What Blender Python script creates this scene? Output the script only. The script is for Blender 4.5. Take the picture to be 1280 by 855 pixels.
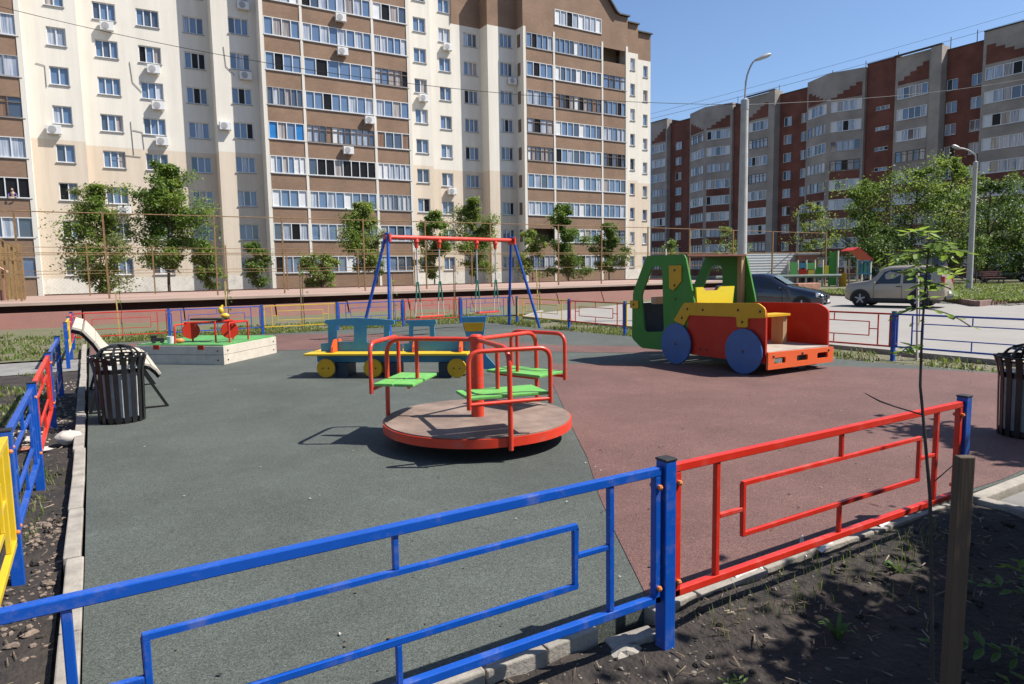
import bpy, bmesh, math, random
from mathutils import Vector, Matrix
R = math.radians
PI = math.pi
rnd = random.Random(7)

for o in list(bpy.data.objects):
    bpy.data.objects.remove(o)
scene = bpy.context.scene
COL = scene.collection

# ------------------------------------------------------------------ camera
yaw, pitch, roll = R(31.3), math.atan(89.5/858.0), 0.016
F0 = Vector((math.sin(yaw), math.cos(yaw), 0)); R0 = Vector((math.cos(yaw), -math.sin(yaw), 0)); Z = Vector((0, 0, 1))
Fw = F0*math.cos(pitch) - Z*math.sin(pitch)
U0 = Z*math.cos(pitch) + F0*math.sin(pitch)
Rt = R0*math.cos(roll) - U0*math.sin(roll)
Up = U0*math.cos(roll) + R0*math.sin(roll)
cam_d = bpy.data.cameras.new('camera')
cam = bpy.data.objects.new('camera', cam_d); COL.objects.link(cam)
m = Matrix((Rt, Up, -Fw)).transposed().to_4x4(); m.translation = (0, 0, 1.6)
cam.matrix_world = m
cam_d.sensor_width = 36.0; cam_d.lens = 36.0*858/1280; cam_d.clip_start = 0.05; cam_d.clip_end = 2000
scene.camera = cam

# ------------------------------------------------------------------ sky and sun
SUN_AZ = math.atan2(0.835, -0.55); SUN_EL = R(52.5)
w = bpy.data.worlds.new('World'); scene.world = w; w.use_nodes = True
nt = w.node_tree; nt.nodes.clear()
sky = nt.nodes.new('ShaderNodeTexSky'); sky.sky_type = 'NISHITA'; sky.sun_disc = False
sky.sun_elevation = SUN_EL; sky.sun_rotation = SUN_AZ
sky.air_density = 1.0; sky.dust_density = 0.7; sky.ozone_density = 3.2; sky.altitude = 150
bg = nt.nodes.new('ShaderNodeBackground'); bg.inputs[1].default_value = 0.082
wo = nt.nodes.new('ShaderNodeOutputWorld')
tint = nt.nodes.new('ShaderNodeMix'); tint.data_type = 'RGBA'; tint.blend_type = 'MULTIPLY'; tint.inputs[0].default_value = 1; tint.inputs[7].default_value = (.95, 1.0, 1.08, 1)
nt.links.new(sky.outputs[0], tint.inputs[6]); nt.links.new(tint.outputs[2], bg.inputs[0]); nt.links.new(bg.outputs[0], wo.inputs[0])
sl = bpy.data.lights.new('sun', 'SUN'); sl.energy = 5.0; sl.angle = R(0.5); sl.color = (1.0, 0.955, 0.88)
so = bpy.data.objects.new('sun', sl); COL.objects.link(so)
sd = Vector((math.sin(SUN_AZ)*math.cos(SUN_EL), math.cos(SUN_AZ)*math.cos(SUN_EL), math.sin(SUN_EL)))
so.rotation_euler = sd.to_track_quat('Z', 'Y').to_euler(); so.location = (20, -12, 30)
vs = scene.view_settings
scene.display_settings.display_device = 'sRGB'
vs.view_transform = 'Standard'; vs.look = 'None'; vs.exposure = 0.82; vs.gamma = 1.0; vs.use_curve_mapping = False

# ------------------------------------------------------------------ materials
MATS = {}
KA = 0.76        # overall reflectance level (the picture is exposed up to match)
def kc(c): return tuple(x*KA for x in c)
def mat(name, c, rough=0.6, var=0.0, scale=8.0, bump=0.0, bscale=None, metal=0.0, spec=0.5, c2=None, coat=0.0, detail=6, stretch=None, bdist=0.02, wear=0.0, wearc=(.16, .13, .10), wscale=9.0, streak=0.0):
    if name in MATS: return MATS[name]
    c = kc(c); c2 = kc(c2) if c2 else None
    mm = bpy.data.materials.new(name); mm.use_nodes = True
    n = mm.node_tree; b = n.nodes['Principled BSDF']
    b.inputs['Base Color'].default_value = (*c, 1); b.inputs['Roughness'].default_value = rough
    b.inputs['Metallic'].default_value = metal; b.inputs['Specular IOR Level'].default_value = spec
    if coat: b.inputs['Coat Weight'].default_value = coat; b.inputs['Coat Roughness'].default_value = 0.08
    if var or bump or wear or streak:
        tc = n.nodes.new('ShaderNodeTexCoord'); src = tc.outputs['Object']
        if stretch:
            mp = n.nodes.new('ShaderNodeMapping'); mp.inputs['Scale'].default_value = stretch
            n.links.new(src, mp.inputs[0]); src = mp.outputs[0]
    if var:
        no = n.nodes.new('ShaderNodeTexNoise'); no.inputs['Scale'].default_value = scale; no.inputs['Detail'].default_value = detail
        no.inputs['Roughness'].default_value = 0.65
        n.links.new(src, no.inputs['Vector'])
        cr = n.nodes.new('ShaderNodeValToRGB')
        d = c2 if c2 else tuple(x*(1-var) for x in c)
        l = c if c2 else tuple(min(1, x*(1+var)) for x in c)
        cr.color_ramp.elements[0].position = 0.32; cr.color_ramp.elements[1].position = 0.68
        cr.color_ramp.elements[0].color = (*d, 1); cr.color_ramp.elements[1].color = (*l, 1)
        n.links.new(no.outputs['Fac'], cr.inputs[0]); n.links.new(cr.outputs[0], b.inputs['Base Color'])
        rm = n.nodes.new('ShaderNodeMapRange'); rm.inputs[3].default_value = max(0, rough-0.1); rm.inputs[4].default_value = min(1, rough+0.12)
        n.links.new(no.outputs['Fac'], rm.inputs[0]); n.links.new(rm.outputs[0], b.inputs['Roughness'])
    def cur():
        lk = b.inputs['Base Color'].links
        if lk: return lk[0].from_socket
        q = n.nodes.new('ShaderNodeRGB'); q.outputs[0].default_value = (*c, 1); return q.outputs[0]
    if streak:   # rain streaks and soiled patches on big walls
        mp2 = n.nodes.new('ShaderNodeMapping'); mp2.inputs['Scale'].default_value = (1.1, 1.1, .07); n.links.new(tc.outputs['Object'], mp2.inputs[0])
        s1 = n.nodes.new('ShaderNodeTexNoise'); s1.inputs['Scale'].default_value = 1.3; s1.inputs['Detail'].default_value = 7; s1.inputs['Roughness'].default_value = .7; n.links.new(mp2.outputs[0], s1.inputs['Vector'])
        r1 = n.nodes.new('ShaderNodeValToRGB'); r1.color_ramp.elements[0].position = .38; r1.color_ramp.elements[1].position = .62
        r1.color_ramp.elements[0].color = (1-streak, 1-streak*1.05, 1-streak*1.15, 1); r1.color_ramp.elements[1].color = (1, 1, 1, 1); n.links.new(s1.outputs['Fac'], r1.inputs[0])
        x1 = n.nodes.new('ShaderNodeMix'); x1.data_type = 'RGBA'; x1.blend_type = 'MULTIPLY'; x1.inputs[0].default_value = 1
        n.links.new(cur(), x1.inputs[6]); n.links.new(r1.outputs[0], x1.inputs[7]); n.links.new(x1.outputs[2], b.inputs['Base Color'])
    if wear:     # scuffs, dust and chips with shapes of their own
        s2 = n.nodes.new('ShaderNodeTexNoise'); s2.inputs['Scale'].default_value = wscale; s2.inputs['Detail'].default_value = 12; s2.inputs['Roughness'].default_value = .75; n.links.new(tc.outputs['Object'], s2.inputs['Vector'])
        r2 = n.nodes.new('ShaderNodeValToRGB'); r2.color_ramp.elements[0].position = .52; r2.color_ramp.elements[1].position = .74
        r2.color_ramp.elements[0].color = (0, 0, 0, 1); r2.color_ramp.elements[1].color = (wear, wear, wear, 1); n.links.new(s2.outputs['Fac'], r2.inputs[0])
        x2 = n.nodes.new('ShaderNodeMix'); x2.data_type = 'RGBA'; n.links.new(r2.outputs[0], x2.inputs[0]); n.links.new(cur(), x2.inputs[6]); x2.inputs[7].default_value = (*kc(wearc), 1)
        n.links.new(x2.outputs[2], b.inputs['Base Color'])
        r3 = n.nodes.new('ShaderNodeMapRange'); r3.inputs[3].default_value = rough; r3.inputs[4].default_value = min(1, rough+.4); n.links.new(r2.outputs[0], r3.inputs[0]); n.links.new(r3.outputs[0], b.inputs['Roughness'])
    if bump:
        n2 = n.nodes.new('ShaderNodeTexNoise'); n2.inputs['Scale'].default_value = bscale or scale*4; n2.inputs['Detail'].default_value = 4
        n.links.new(src, n2.inputs['Vector'])
        bp = n.nodes.new('ShaderNodeBump'); bp.inputs['Strength'].default_value = bump; bp.inputs['Distance'].default_value = bdist
        n.links.new(n2.outputs['Fac'], bp.inputs['Height']); n.links.new(bp.outputs[0], b.inputs['Normal'])
    MATS[name] = mm
    return mm

def rubber(name, c, cd, tone):
    """crumb-rubber paving: fine granules, faint large stains, rough bump"""
    c = kc(c); cd = kc(cd)
    mm = bpy.data.materials.new(name); mm.use_nodes = True; n = mm.node_tree; b = n.nodes['Principled BSDF']; L = n.links
    tc = n.nodes.new('ShaderNodeTexCoord')
    vo = n.nodes.new('ShaderNodeTexVoronoi'); vo.inputs['Scale'].default_value = 190; L.new(tc.outputs['Object'], vo.inputs['Vector'])
    cr = n.nodes.new('ShaderNodeValToRGB'); e = cr.color_ramp.elements
    e[0].position = 0.0; e[0].color = (*cd, 1); e[1].position = 1.0; e[1].color = (*[x*1.5 for x in c], 1)
    m1 = e.new(0.35); m1.color = (*[x*0.85 for x in c], 1); m2 = e.new(0.7); m2.color = (*c, 1)
    sp = n.nodes.new('ShaderNodeSeparateColor'); L.new(vo.outputs['Color'], sp.inputs[0]); L.new(sp.outputs[0], cr.inputs[0])
    no = n.nodes.new('ShaderNodeTexNoise'); no.inputs['Scale'].default_value = .8; no.inputs['Detail'].default_value = 12; no.inputs['Roughness'].default_value = 0.7
    L.new(tc.outputs['Object'], no.inputs['Vector'])
    c2 = n.nodes.new('ShaderNodeValToRGB'); c2.color_ramp.elements[0].position = 0.3; c2.color_ramp.elements[0].color = (*[x*0.72 for x in tone], 1)
    c2.color_ramp.elements[1].position = 0.72; c2.color_ramp.elements[1].color = (*[x*1.18 for x in tone], 1)
    L.new(no.outputs['Fac'], c2.inputs[0])
    mx = n.nodes.new('ShaderNodeMix'); mx.data_type = 'RGBA'; mx.blend_type = 'MULTIPLY'; mx.inputs[0].default_value = 1
    L.new(cr.outputs[0], mx.inputs[6]); L.new(c2.outputs[0], mx.inputs[7])
    # scuffs: pale worn streaks
    n3 = n.nodes.new('ShaderNodeTexNoise'); n3.inputs['Scale'].default_value = 3.2; n3.inputs['Detail'].default_value = 12; n3.inputs['Roughness'].default_value = 0.8
    L.new(tc.outputs['Object'], n3.inputs['Vector'])
    c3 = n.nodes.new('ShaderNodeValToRGB'); c3.color_ramp.elements[0].position = 0.58; c3.color_ramp.elements[0].color = (0, 0, 0, 1)
    c3.color_ramp.elements[1].position = 0.78; c3.color_ramp.elements[1].color = (.75, .75, .75, 1)
    L.new(n3.outputs['Fac'], c3.inputs[0])
    m2x = n.nodes.new('ShaderNodeMix'); m2x.data_type = 'RGBA'; L.new(c3.outputs[0], m2x.inputs[0]); L.new(mx.outputs[2], m2x.inputs[6])
    m2x.inputs[7].default_value = (*[x*1.25+0.03 for x in c], 1)
    L.new(m2x.outputs[2], b.inputs['Base Color'])
    b.inputs['Roughness'].default_value = 0.75; b.inputs['Specular IOR Level'].default_value = 0.35
    bp = n.nodes.new('ShaderNodeBump'); bp.inputs['Strength'].default_value = 0.55; bp.inputs['Distance'].default_value = 0.004
    L.new(sp.outputs[0], bp.inputs['Height']); L.new(bp.outputs[0], b.inputs['Normal'])
    return mm

def brick(name, c, c2, mortar, sx=0.25, sz=0.075, axis='XZ', mix=0.0, big=0.12):
    c = kc(c); c2 = kc(c2); mortar = kc(mortar)
    mm = bpy.data.materials.new(name); mm.use_nodes = True; n = mm.node_tree; b = n.nodes['Principled BSDF']; L = n.links
    tc = n.nodes.new('ShaderNodeTexCoord'); sp = n.nodes.new('ShaderNodeSeparateXYZ'); cb = n.nodes.new('ShaderNodeCombineXYZ')
    L.new(tc.outputs['Object'], sp.inputs[0])
    ad = n.nodes.new('ShaderNodeMath'); ad.operation = 'ADD'; L.new(sp.outputs[0], ad.inputs[0]); L.new(sp.outputs[1], ad.inputs[1])
    L.new(ad.outputs[0], cb.inputs[0]); L.new(sp.outputs[2], cb.inputs[1])
    bt = n.nodes.new('ShaderNodeTexBrick'); L.new(cb.outputs[0], bt.inputs['Vector'])
    bt.inputs['Color1'].default_value = (*c, 1); bt.inputs['Color2'].default_value = (*c2, 1); bt.inputs['Mortar'].default_value = (*mortar, 1)
    bt.inputs['Scale'].default_value = 1; bt.inputs['Brick Width'].default_value = sx; bt.inputs['Row Height'].default_value = sz
    bt.inputs['Mortar Size'].default_value = 0.008; bt.inputs['Bias'].default_value = 0.1
    no = n.nodes.new('ShaderNodeTexNoise'); no.inputs['Scale'].default_value = 0.45; no.inputs['Detail'].default_value = 8; L.new(tc.outputs['Object'], no.inputs['Vector'])
    cr = n.nodes.new('ShaderNodeValToRGB'); cr.color_ramp.elements[0].position = .3; cr.color_ramp.elements[1].position = .7
    cr.color_ramp.elements[0].color = (1-big*1.5,)*3+(1,); cr.color_ramp.elements[1].color = (1+big,)*3+(1,)
    L.new(no.outputs['Fac'], cr.inputs[0])
    mx = n.nodes.new('ShaderNodeMix'); mx.data_type = 'RGBA'; mx.blend_type = 'MULTIPLY'; mx.inputs[0].default_value = 1
    L.new(bt.outputs['Color'], mx.inputs[6]); L.new(cr.outputs[0], mx.inputs[7]); L.new(mx.outputs[2], b.inputs['Base Color'])
    b.inputs['Roughness'].default_value = 0.85; b.inputs['Specular IOR Level'].default_value = 0.25
    return mm

def leafmat(name, c, c2, trans=0.42):
    c = kc(c); c2 = kc(c2)
    mm = bpy.data.materials.new(name); mm.use_nodes = True; n = mm.node_tree; L = n.links
    b = n.nodes['Principled BSDF']; out = n.nodes['Material Output']
    tc = n.nodes.new('ShaderNodeTexCoord'); no = n.nodes.new('ShaderNodeTexNoise'); no.inputs['Scale'].default_value = 2.2; no.inputs['Detail'].default_value = 5
    L.new(tc.outputs['Object'], no.inputs['Vector'])
    cr = n.nodes.new('ShaderNodeValToRGB'); cr.color_ramp.elements[0].position = .35; cr.color_ramp.elements[1].position = .65
    cr.color_ramp.elements[0].color = (*c, 1); cr.color_ramp.elements[1].color = (*c2, 1); L.new(no.outputs['Fac'], cr.inputs[0])
    L.new(cr.outputs[0], b.inputs['Base Color']); b.inputs['Roughness'].default_value = 0.5; b.inputs['Specular IOR Level'].default_value = 0.35
    tr = n.nodes.new('ShaderNodeBsdfTranslucent'); ms = n.nodes.new('ShaderNodeMixShader'); ms.inputs[0].default_value = trans
    hs = n.nodes.new('ShaderNodeHueSaturation'); hs.inputs['Value'].default_value = 1.7; hs.inputs['Hue'].default_value = 0.485; L.new(cr.outputs[0], hs.inputs['Color'])
    L.new(hs.outputs[0], tr.inputs[0]); L.new(b.outputs[0], ms.inputs[1]); L.new(tr.outputs[0], ms.inputs[2]); L.new(ms.outputs[0], out.inputs[0])
    return mm

def glassmat(name, c, curtain=None, rough=0.04, spec=0.6):
    mm = bpy.data.materials.new(name); mm.use_nodes = True; n = mm.node_tree; b = n.nodes['Principled BSDF']; L = n.links
    b.inputs['Base Color'].default_value = (*c, 1); b.inputs['Roughness'].default_value = rough; b.inputs['Specular IOR Level'].default_value = spec
    tc = n.nodes.new('ShaderNodeTexCoord')
    if curtain:
        mp = n.nodes.new('ShaderNodeMapping'); mp.inputs['Scale'].default_value = (5.5, 5.5, 0.25); L.new(tc.outputs['Object'], mp.inputs[0])
        no = n.nodes.new('ShaderNodeTexNoise'); no.inputs['Scale'].default_value = 1.6; no.inputs['Detail'].default_value = 3; L.new(mp.outputs[0], no.inputs['Vector'])
        cr = n.nodes.new('ShaderNodeValToRGB'); cr.color_ramp.elements[0].position = .4; cr.color_ramp.elements[1].position = .62
        cr.color_ramp.elements[0].color = (*c, 1); cr.color_ramp.elements[1].color = (*curtain, 1)
        L.new(no.outputs['Fac'], cr.inputs[0]); L.new(cr.outputs[0], b.inputs['Base Color'])
    n2 = n.nodes.new('ShaderNodeTexNoise'); n2.inputs['Scale'].default_value = 1.5; L.new(tc.outputs['Object'], n2.inputs['Vector'])
    bp = n.nodes.new('ShaderNodeBump'); bp.inputs['Strength'].default_value = 0.06; bp.inputs['Distance'].default_value = 0.05
    L.new(n2.outputs['Fac'], bp.inputs['Height']); L.new(bp.outputs[0], b.inputs['Normal'])
    return mm

GREEN_RUB = rubber('green_rubber', (0.100, 0.112, 0.098), (0.040, 0.050, 0.042), (1, 1, 1))
RED_RUB = rubber('red_rubber', (0.182, 0.094, 0.080), (0.08, 0.040, 0.035), (1, 1, 1))
M_BLUE = mat('blue_paint', (0.004, 0.085, 0.45), 0.34, 0.10, 6, 0.06, 60, bdist=.003, wear=.5, wscale=6, wearc=(.27, .22, .18))
M_RED = mat('red_paint', (0.68, 0.030, 0.013), 0.36, 0.10, 6, 0.06, 60, bdist=.003, wear=.5, wscale=6, wearc=(.27, .22, .18))
M_ORED = mat('orange_red_paint', (0.74, 0.048, 0.018), 0.34, 0.10, 5, 0.05, 60, bdist=.003, wear=.5, wscale=6, wearc=(.27, .22, .18))
M_YEL = mat('yellow_paint', (0.78, 0.52, 0.02), 0.36, 0.10, 6, 0.05, 60, bdist=.003, wear=.5, wscale=6, wearc=(.27, .22, .18))
M_YEL2 = mat('bright_yellow_panel', (0.82, 0.66, 0.015), 0.4, 0.06, 4, wear=.30, wscale=4)
M_OCHRE = mat('ochre_yellow_panel', (0.70, 0.39, 0.012), 0.5, 0.10, 4, spec=.3, wear=.30, wscale=4)
M_GREEN = mat('green_panel', (0.055, 0.25, 0.028), 0.5, 0.10, 4, spec=.3, wear=.30, wscale=4)
M_LGREEN = mat('light_green_board', (0.16, 0.50, 0.11), 0.42, 0.14, 9, wear=.30, wscale=4)
M_PRED = mat('red_panel', (0.56, 0.030, 0.010), 0.5, 0.10, 4, spec=.25, wear=.30, wscale=4)
M_OPANEL = mat('orange_panel', (0.84, 0.125, 0.022), 0.4, 0.06, 4, wear=.30, wscale=4)
M_WBLUE = mat('wheel_blue', (0.035, 0.12, 0.34), 0.42, 0.12, 5, wear=.30, wscale=4)
M_TBLUE = mat('train_blue', (0.045, 0.28, 0.48), 0.45, 0.14, 4, wear=.30, wscale=4)
M_NAVY = mat('navy_panel', (0.010, 0.030, 0.055), 0.5, 0.15, 4, wear=.30, wscale=4)
M_WOOD = mat('pine_wood', (0.46, 0.30, 0.15), 0.6, 0.25, 5, 0.1, 30, stretch=(1, 1, .12))
M_CREAMWOOD = mat('cream_bench_wood', (0.60, 0.535, 0.44), 0.55, 0.12, 6, 0.05, 40, wear=.30, wscale=4)
M_STAKE = mat('weathered_stake_wood', (0.105, 0.066, 0.037), 0.8, 0.35, 6, 0.3, 40, stretch=(1, 1, .08), bdist=.01)
M_WHITEWD = mat('white_painted_boards', (0.64, 0.565, 0.46), 0.6, 0.10, 5, 0.1, 30, wear=.30, wscale=4)
M_BLACK = mat('black_metal', (0.012, 0.012, 0.013), 0.32, 0.2, 12)
M_LINER = mat('bin_liner', (0.58, 0.59, 0.60), 0.45, 0.25, 6)
M_GREY = mat('galvanised', (0.42, 0.42, 0.41), 0.45, 0.15, 10, metal=0.3)
M_CHAIN = mat('chain_grey', (0.46, 0.47, 0.48), 0.5, 0.1, 10)
M_CONC = mat('kerb_concrete', (0.34, 0.305, 0.26), 0.9, 0.30, 5, 0.5, 60, bdist=.008)
M_CONCP = mat('lamp_concrete', (0.46, 0.44, 0.40), 0.85, 0.15, 3, 0.2, 30)
M_DECK = mat('worn_platform_plywood', (0.235, 0.165, 0.13), 0.7, 0.35, 3.2, 0.15, 60, bdist=.003, wear=.6, wscale=3, wearc=(.34, .27, .225))
M_BOLT = mat('orange_cap', (0.75, 0.22, 0.05), 0.4)
M_DBOLT = mat('dark_bolt', (0.10, 0.025, 0.015), 0.4)
M_CREAM = mat('cream_render', (0.88, 0.83, 0.735), 0.9, 0.05, 0.5, 0.05, 20, c2=(0.84, 0.785, 0.69), streak=.10)
M_CREAM2 = mat('peach_render', (0.80, 0.675, 0.54), 0.9, 0.05, 0.5, 0.05, 20, c2=(0.76, 0.64, 0.50), streak=.12)
M_PLINTH = mat('plinth_render', (0.78, 0.73, 0.65), 0.9, 0.10, 0.7, wear=.5, wscale=1.5)
M_FRAME = mat('white_upvc', (0.80, 0.80, 0.79), 0.4, 0.04, 3)
M_OLDFR = mat('old_brown_frame', (0.17, 0.115, 0.085), 0.6, 0.2, 4)
M_GREYFR = mat('grey_steel_frame', (0.38, 0.37, 0.37), 0.5, 0.15, 4)
M_PANEL = mat('white_infill_panel', (0.76, 0.77, 0.78), 0.5, 0.05, 3)
M_BPANEL = mat('blue_tinted_film', (0.03, 0.22, 0.55), 0.12, 0.1, 3)
M_TIN = mat('window_sill_tin', (0.34, 0.34, 0.34), 0.5, 0.1, 3)
M_ROOF = mat('roof_metal', (0.055, 0.05, 0.05), 0.6, 0.2, 2)
BR_BROWN = brick('brown_brick', (0.33, 0.205, 0.135), (0.28, 0.172, 0.112), (0.32, 0.23, 0.17))
BR_RED = brick('red_brick', (0.245, 0.082, 0.056), (0.19, 0.064, 0.044), (0.19, 0.105, 0.082), big=.2)
BR_GREY = brick('grey_silicate_brick', (0.46, 0.40, 0.345), (0.41, 0.355, 0.305), (0.36, 0.315, 0.275), big=.15)
G_SKY = glassmat('window_glass_dark', (0.055, 0.075, 0.105), spec=1.0)  # faint blue in the base colour stands in for reflected sky
G_BLU = glassmat('window_glass_sky_reflection', (0.105, 0.165, 0.265), spec=1.0)  # sky reflection painted in as a blue base colour
G_CUR = glassmat('window_glass_net_curtain', (0.20, 0.235, 0.30), (0.46, 0.48, 0.52), rough=.1, spec=.8)
G_CUR2 = glassmat('window_glass_curtain_warm', (0.20, 0.17, 0.16), (0.40, 0.36, 0.33), rough=.1)
G_DRK = glassmat('open_dark_interior', (0.012, 0.011, 0.011), spec=.2, rough=.3)
G_WOODI = glassmat('window_wood_interior', (0.16, 0.085, 0.04), (0.24, 0.14, 0.08), rough=.1)
M_ASPH = mat('asphalt', (0.33, 0.305, 0.275), 0.92, 0.14, 0.9, 0.4, 90, c2=(0.28, 0.26, 0.235), detail=12, bdist=.006)
M_PATH = mat('path_asphalt', (0.23, 0.22, 0.205), 0.92, 0.2, 2, 0.4, 90, detail=12, bdist=.006)
M_DIRT = mat('bare_dirt', (0.055, 0.041, 0.032), 0.97, 0.45, 4.0, 0.9, 30, c2=(0.016, 0.012, 0.010), detail=12, bdist=.03)
M_GROUND = mat('ground_soil', (0.17, 0.145, 0.11), 0.97, 0.35, 0.6, 0.5, 8, detail=12)
M_LAWN = mat('lawn_soil', (0.105, 0.125, 0.045), 0.97, 0.4, 1.5, 0.6, 20, c2=(0.17, 0.135, 0.09), detail=12)
M_STONE = mat('gravel_stone', (0.42, 0.34, 0.27), 0.9, 0.5, 25)
M_BARK = mat('bark', (0.085, 0.062, 0.045), 0.9, 0.35, 10, 0.6, 40)
M_STEM = mat('sapling_stem', (0.050, 0.042, 0.034), 0.8, 0.3, 20)
L_MID = leafmat('leaf_mid', (0.105, 0.185, 0.026), (0.165, 0.262, 0.044))
L_LIT = leafmat('leaf_light', (0.175, 0.258, 0.038), (0.245, 0.33, 0.066))
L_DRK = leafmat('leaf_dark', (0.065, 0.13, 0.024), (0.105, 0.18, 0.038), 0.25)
L_FRESH = leafmat('leaf_fresh', (0.16, 0.27, 0.035), (0.24, 0.36, 0.06), .45)
L_OLIVE = leafmat('leaf_olive', (0.16, 0.19, 0.058), (0.23, 0.25, 0.1))
L_GRASS = leafmat('grass_blade', (0.12, 0.18, 0.03), (0.19, 0.24, 0.055), .4)
L_DRYG = leafmat('dry_grass_blade', (0.20, 0.17, 0.085), (0.27, 0.22, 0.12), .2)
M_TYRE = mat('tyre', (0.014, 0.014, 0.014), 0.8)
M_RIM = mat('alloy_rim', (0.48, 0.48, 0.48), 0.35, metal=0.6)
M_SILV = mat('beige_silver_car_paint', (0.43, 0.355, 0.265), 0.33, metal=0.3, coat=0.4, var=.04, scale=2)
M_DKCAR = mat('dark_blue_car_paint', (0.010, 0.013, 0.028), 0.22, coat=0.9)
M_CGLASS = mat('car_glass', (0.022, 0.027, 0.032), 0.05, spec=.7)
M_WSCREEN = mat('windscreen_sky_reflection', (0.22, 0.30, 0.36), 0.05, spec=.8)  # pale blue base paints in the bright reflection on the screen
M_PLAST = mat('black_plastic', (0.02, 0.02, 0.02), 0.6)
M_HEADL = mat('headlight_glass', (0.55, 0.57, 0.58), 0.12, spec=.8)
M_TAIL = mat('tail_light', (0.35, 0.01, 0.01), 0.2)
M_COURT = mat('court_red_paint', (0.26, 0.115, 0.088), 0.85, 0.25, 1.3, 0.3, 12, c2=(0.22, 0.10, 0.08), wear=.9, wscale=1.4, wearc=(.25, .18, .14))
M_RUST = mat('rusty_fence_steel', (0.25, 0.145, 0.062), 0.8, 0.35, 7)
M_CDECK = mat('court_deck_boards', (0.40, 0.27, 0.215), 0.8, 0.3, 1.2, 0.2, 12, stretch=(.15, 3, 1))
M_SHADOWW = mat('court_dark_boards_and_shade', (0.10, 0.038, 0.028), 0.9, 0.3, 2)  # dark boards; in the recess the tone stands in for shade
M_CORR = mat('white_corrugated_sheet', (0.62, 0.64, 0.62), 0.5, 0.06, 3)
M_SKIN = mat('skin', (0.55, 0.33, 0.24), 0.6)
M_HAIR = mat('dark_hair', (0.03, 0.02, 0.015), 0.6)
M_SHIRT = mat('blue_shirt', (0.05, 0.06, 0.20), 0.8)
M_TEAL = mat('teal_panel', (0.05, 0.26, 0.36), 0.5, .1, 4)
M_WPOST = mat('pale_post', (0.62, 0.55, 0.45), 0.6, .1, 4)
M_SLAT = mat('olive_brown_slats', (0.30, 0.20, 0.075), 0.8, 0.35, 3, stretch=(3, 3, .3))
M_GRN_SLV = mat('green_sleeve', (0.02, 0.19, 0.13), 0.5)
M_ROPEW = mat('pale_strap', (0.62, 0.56, 0.46), 0.7)

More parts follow.
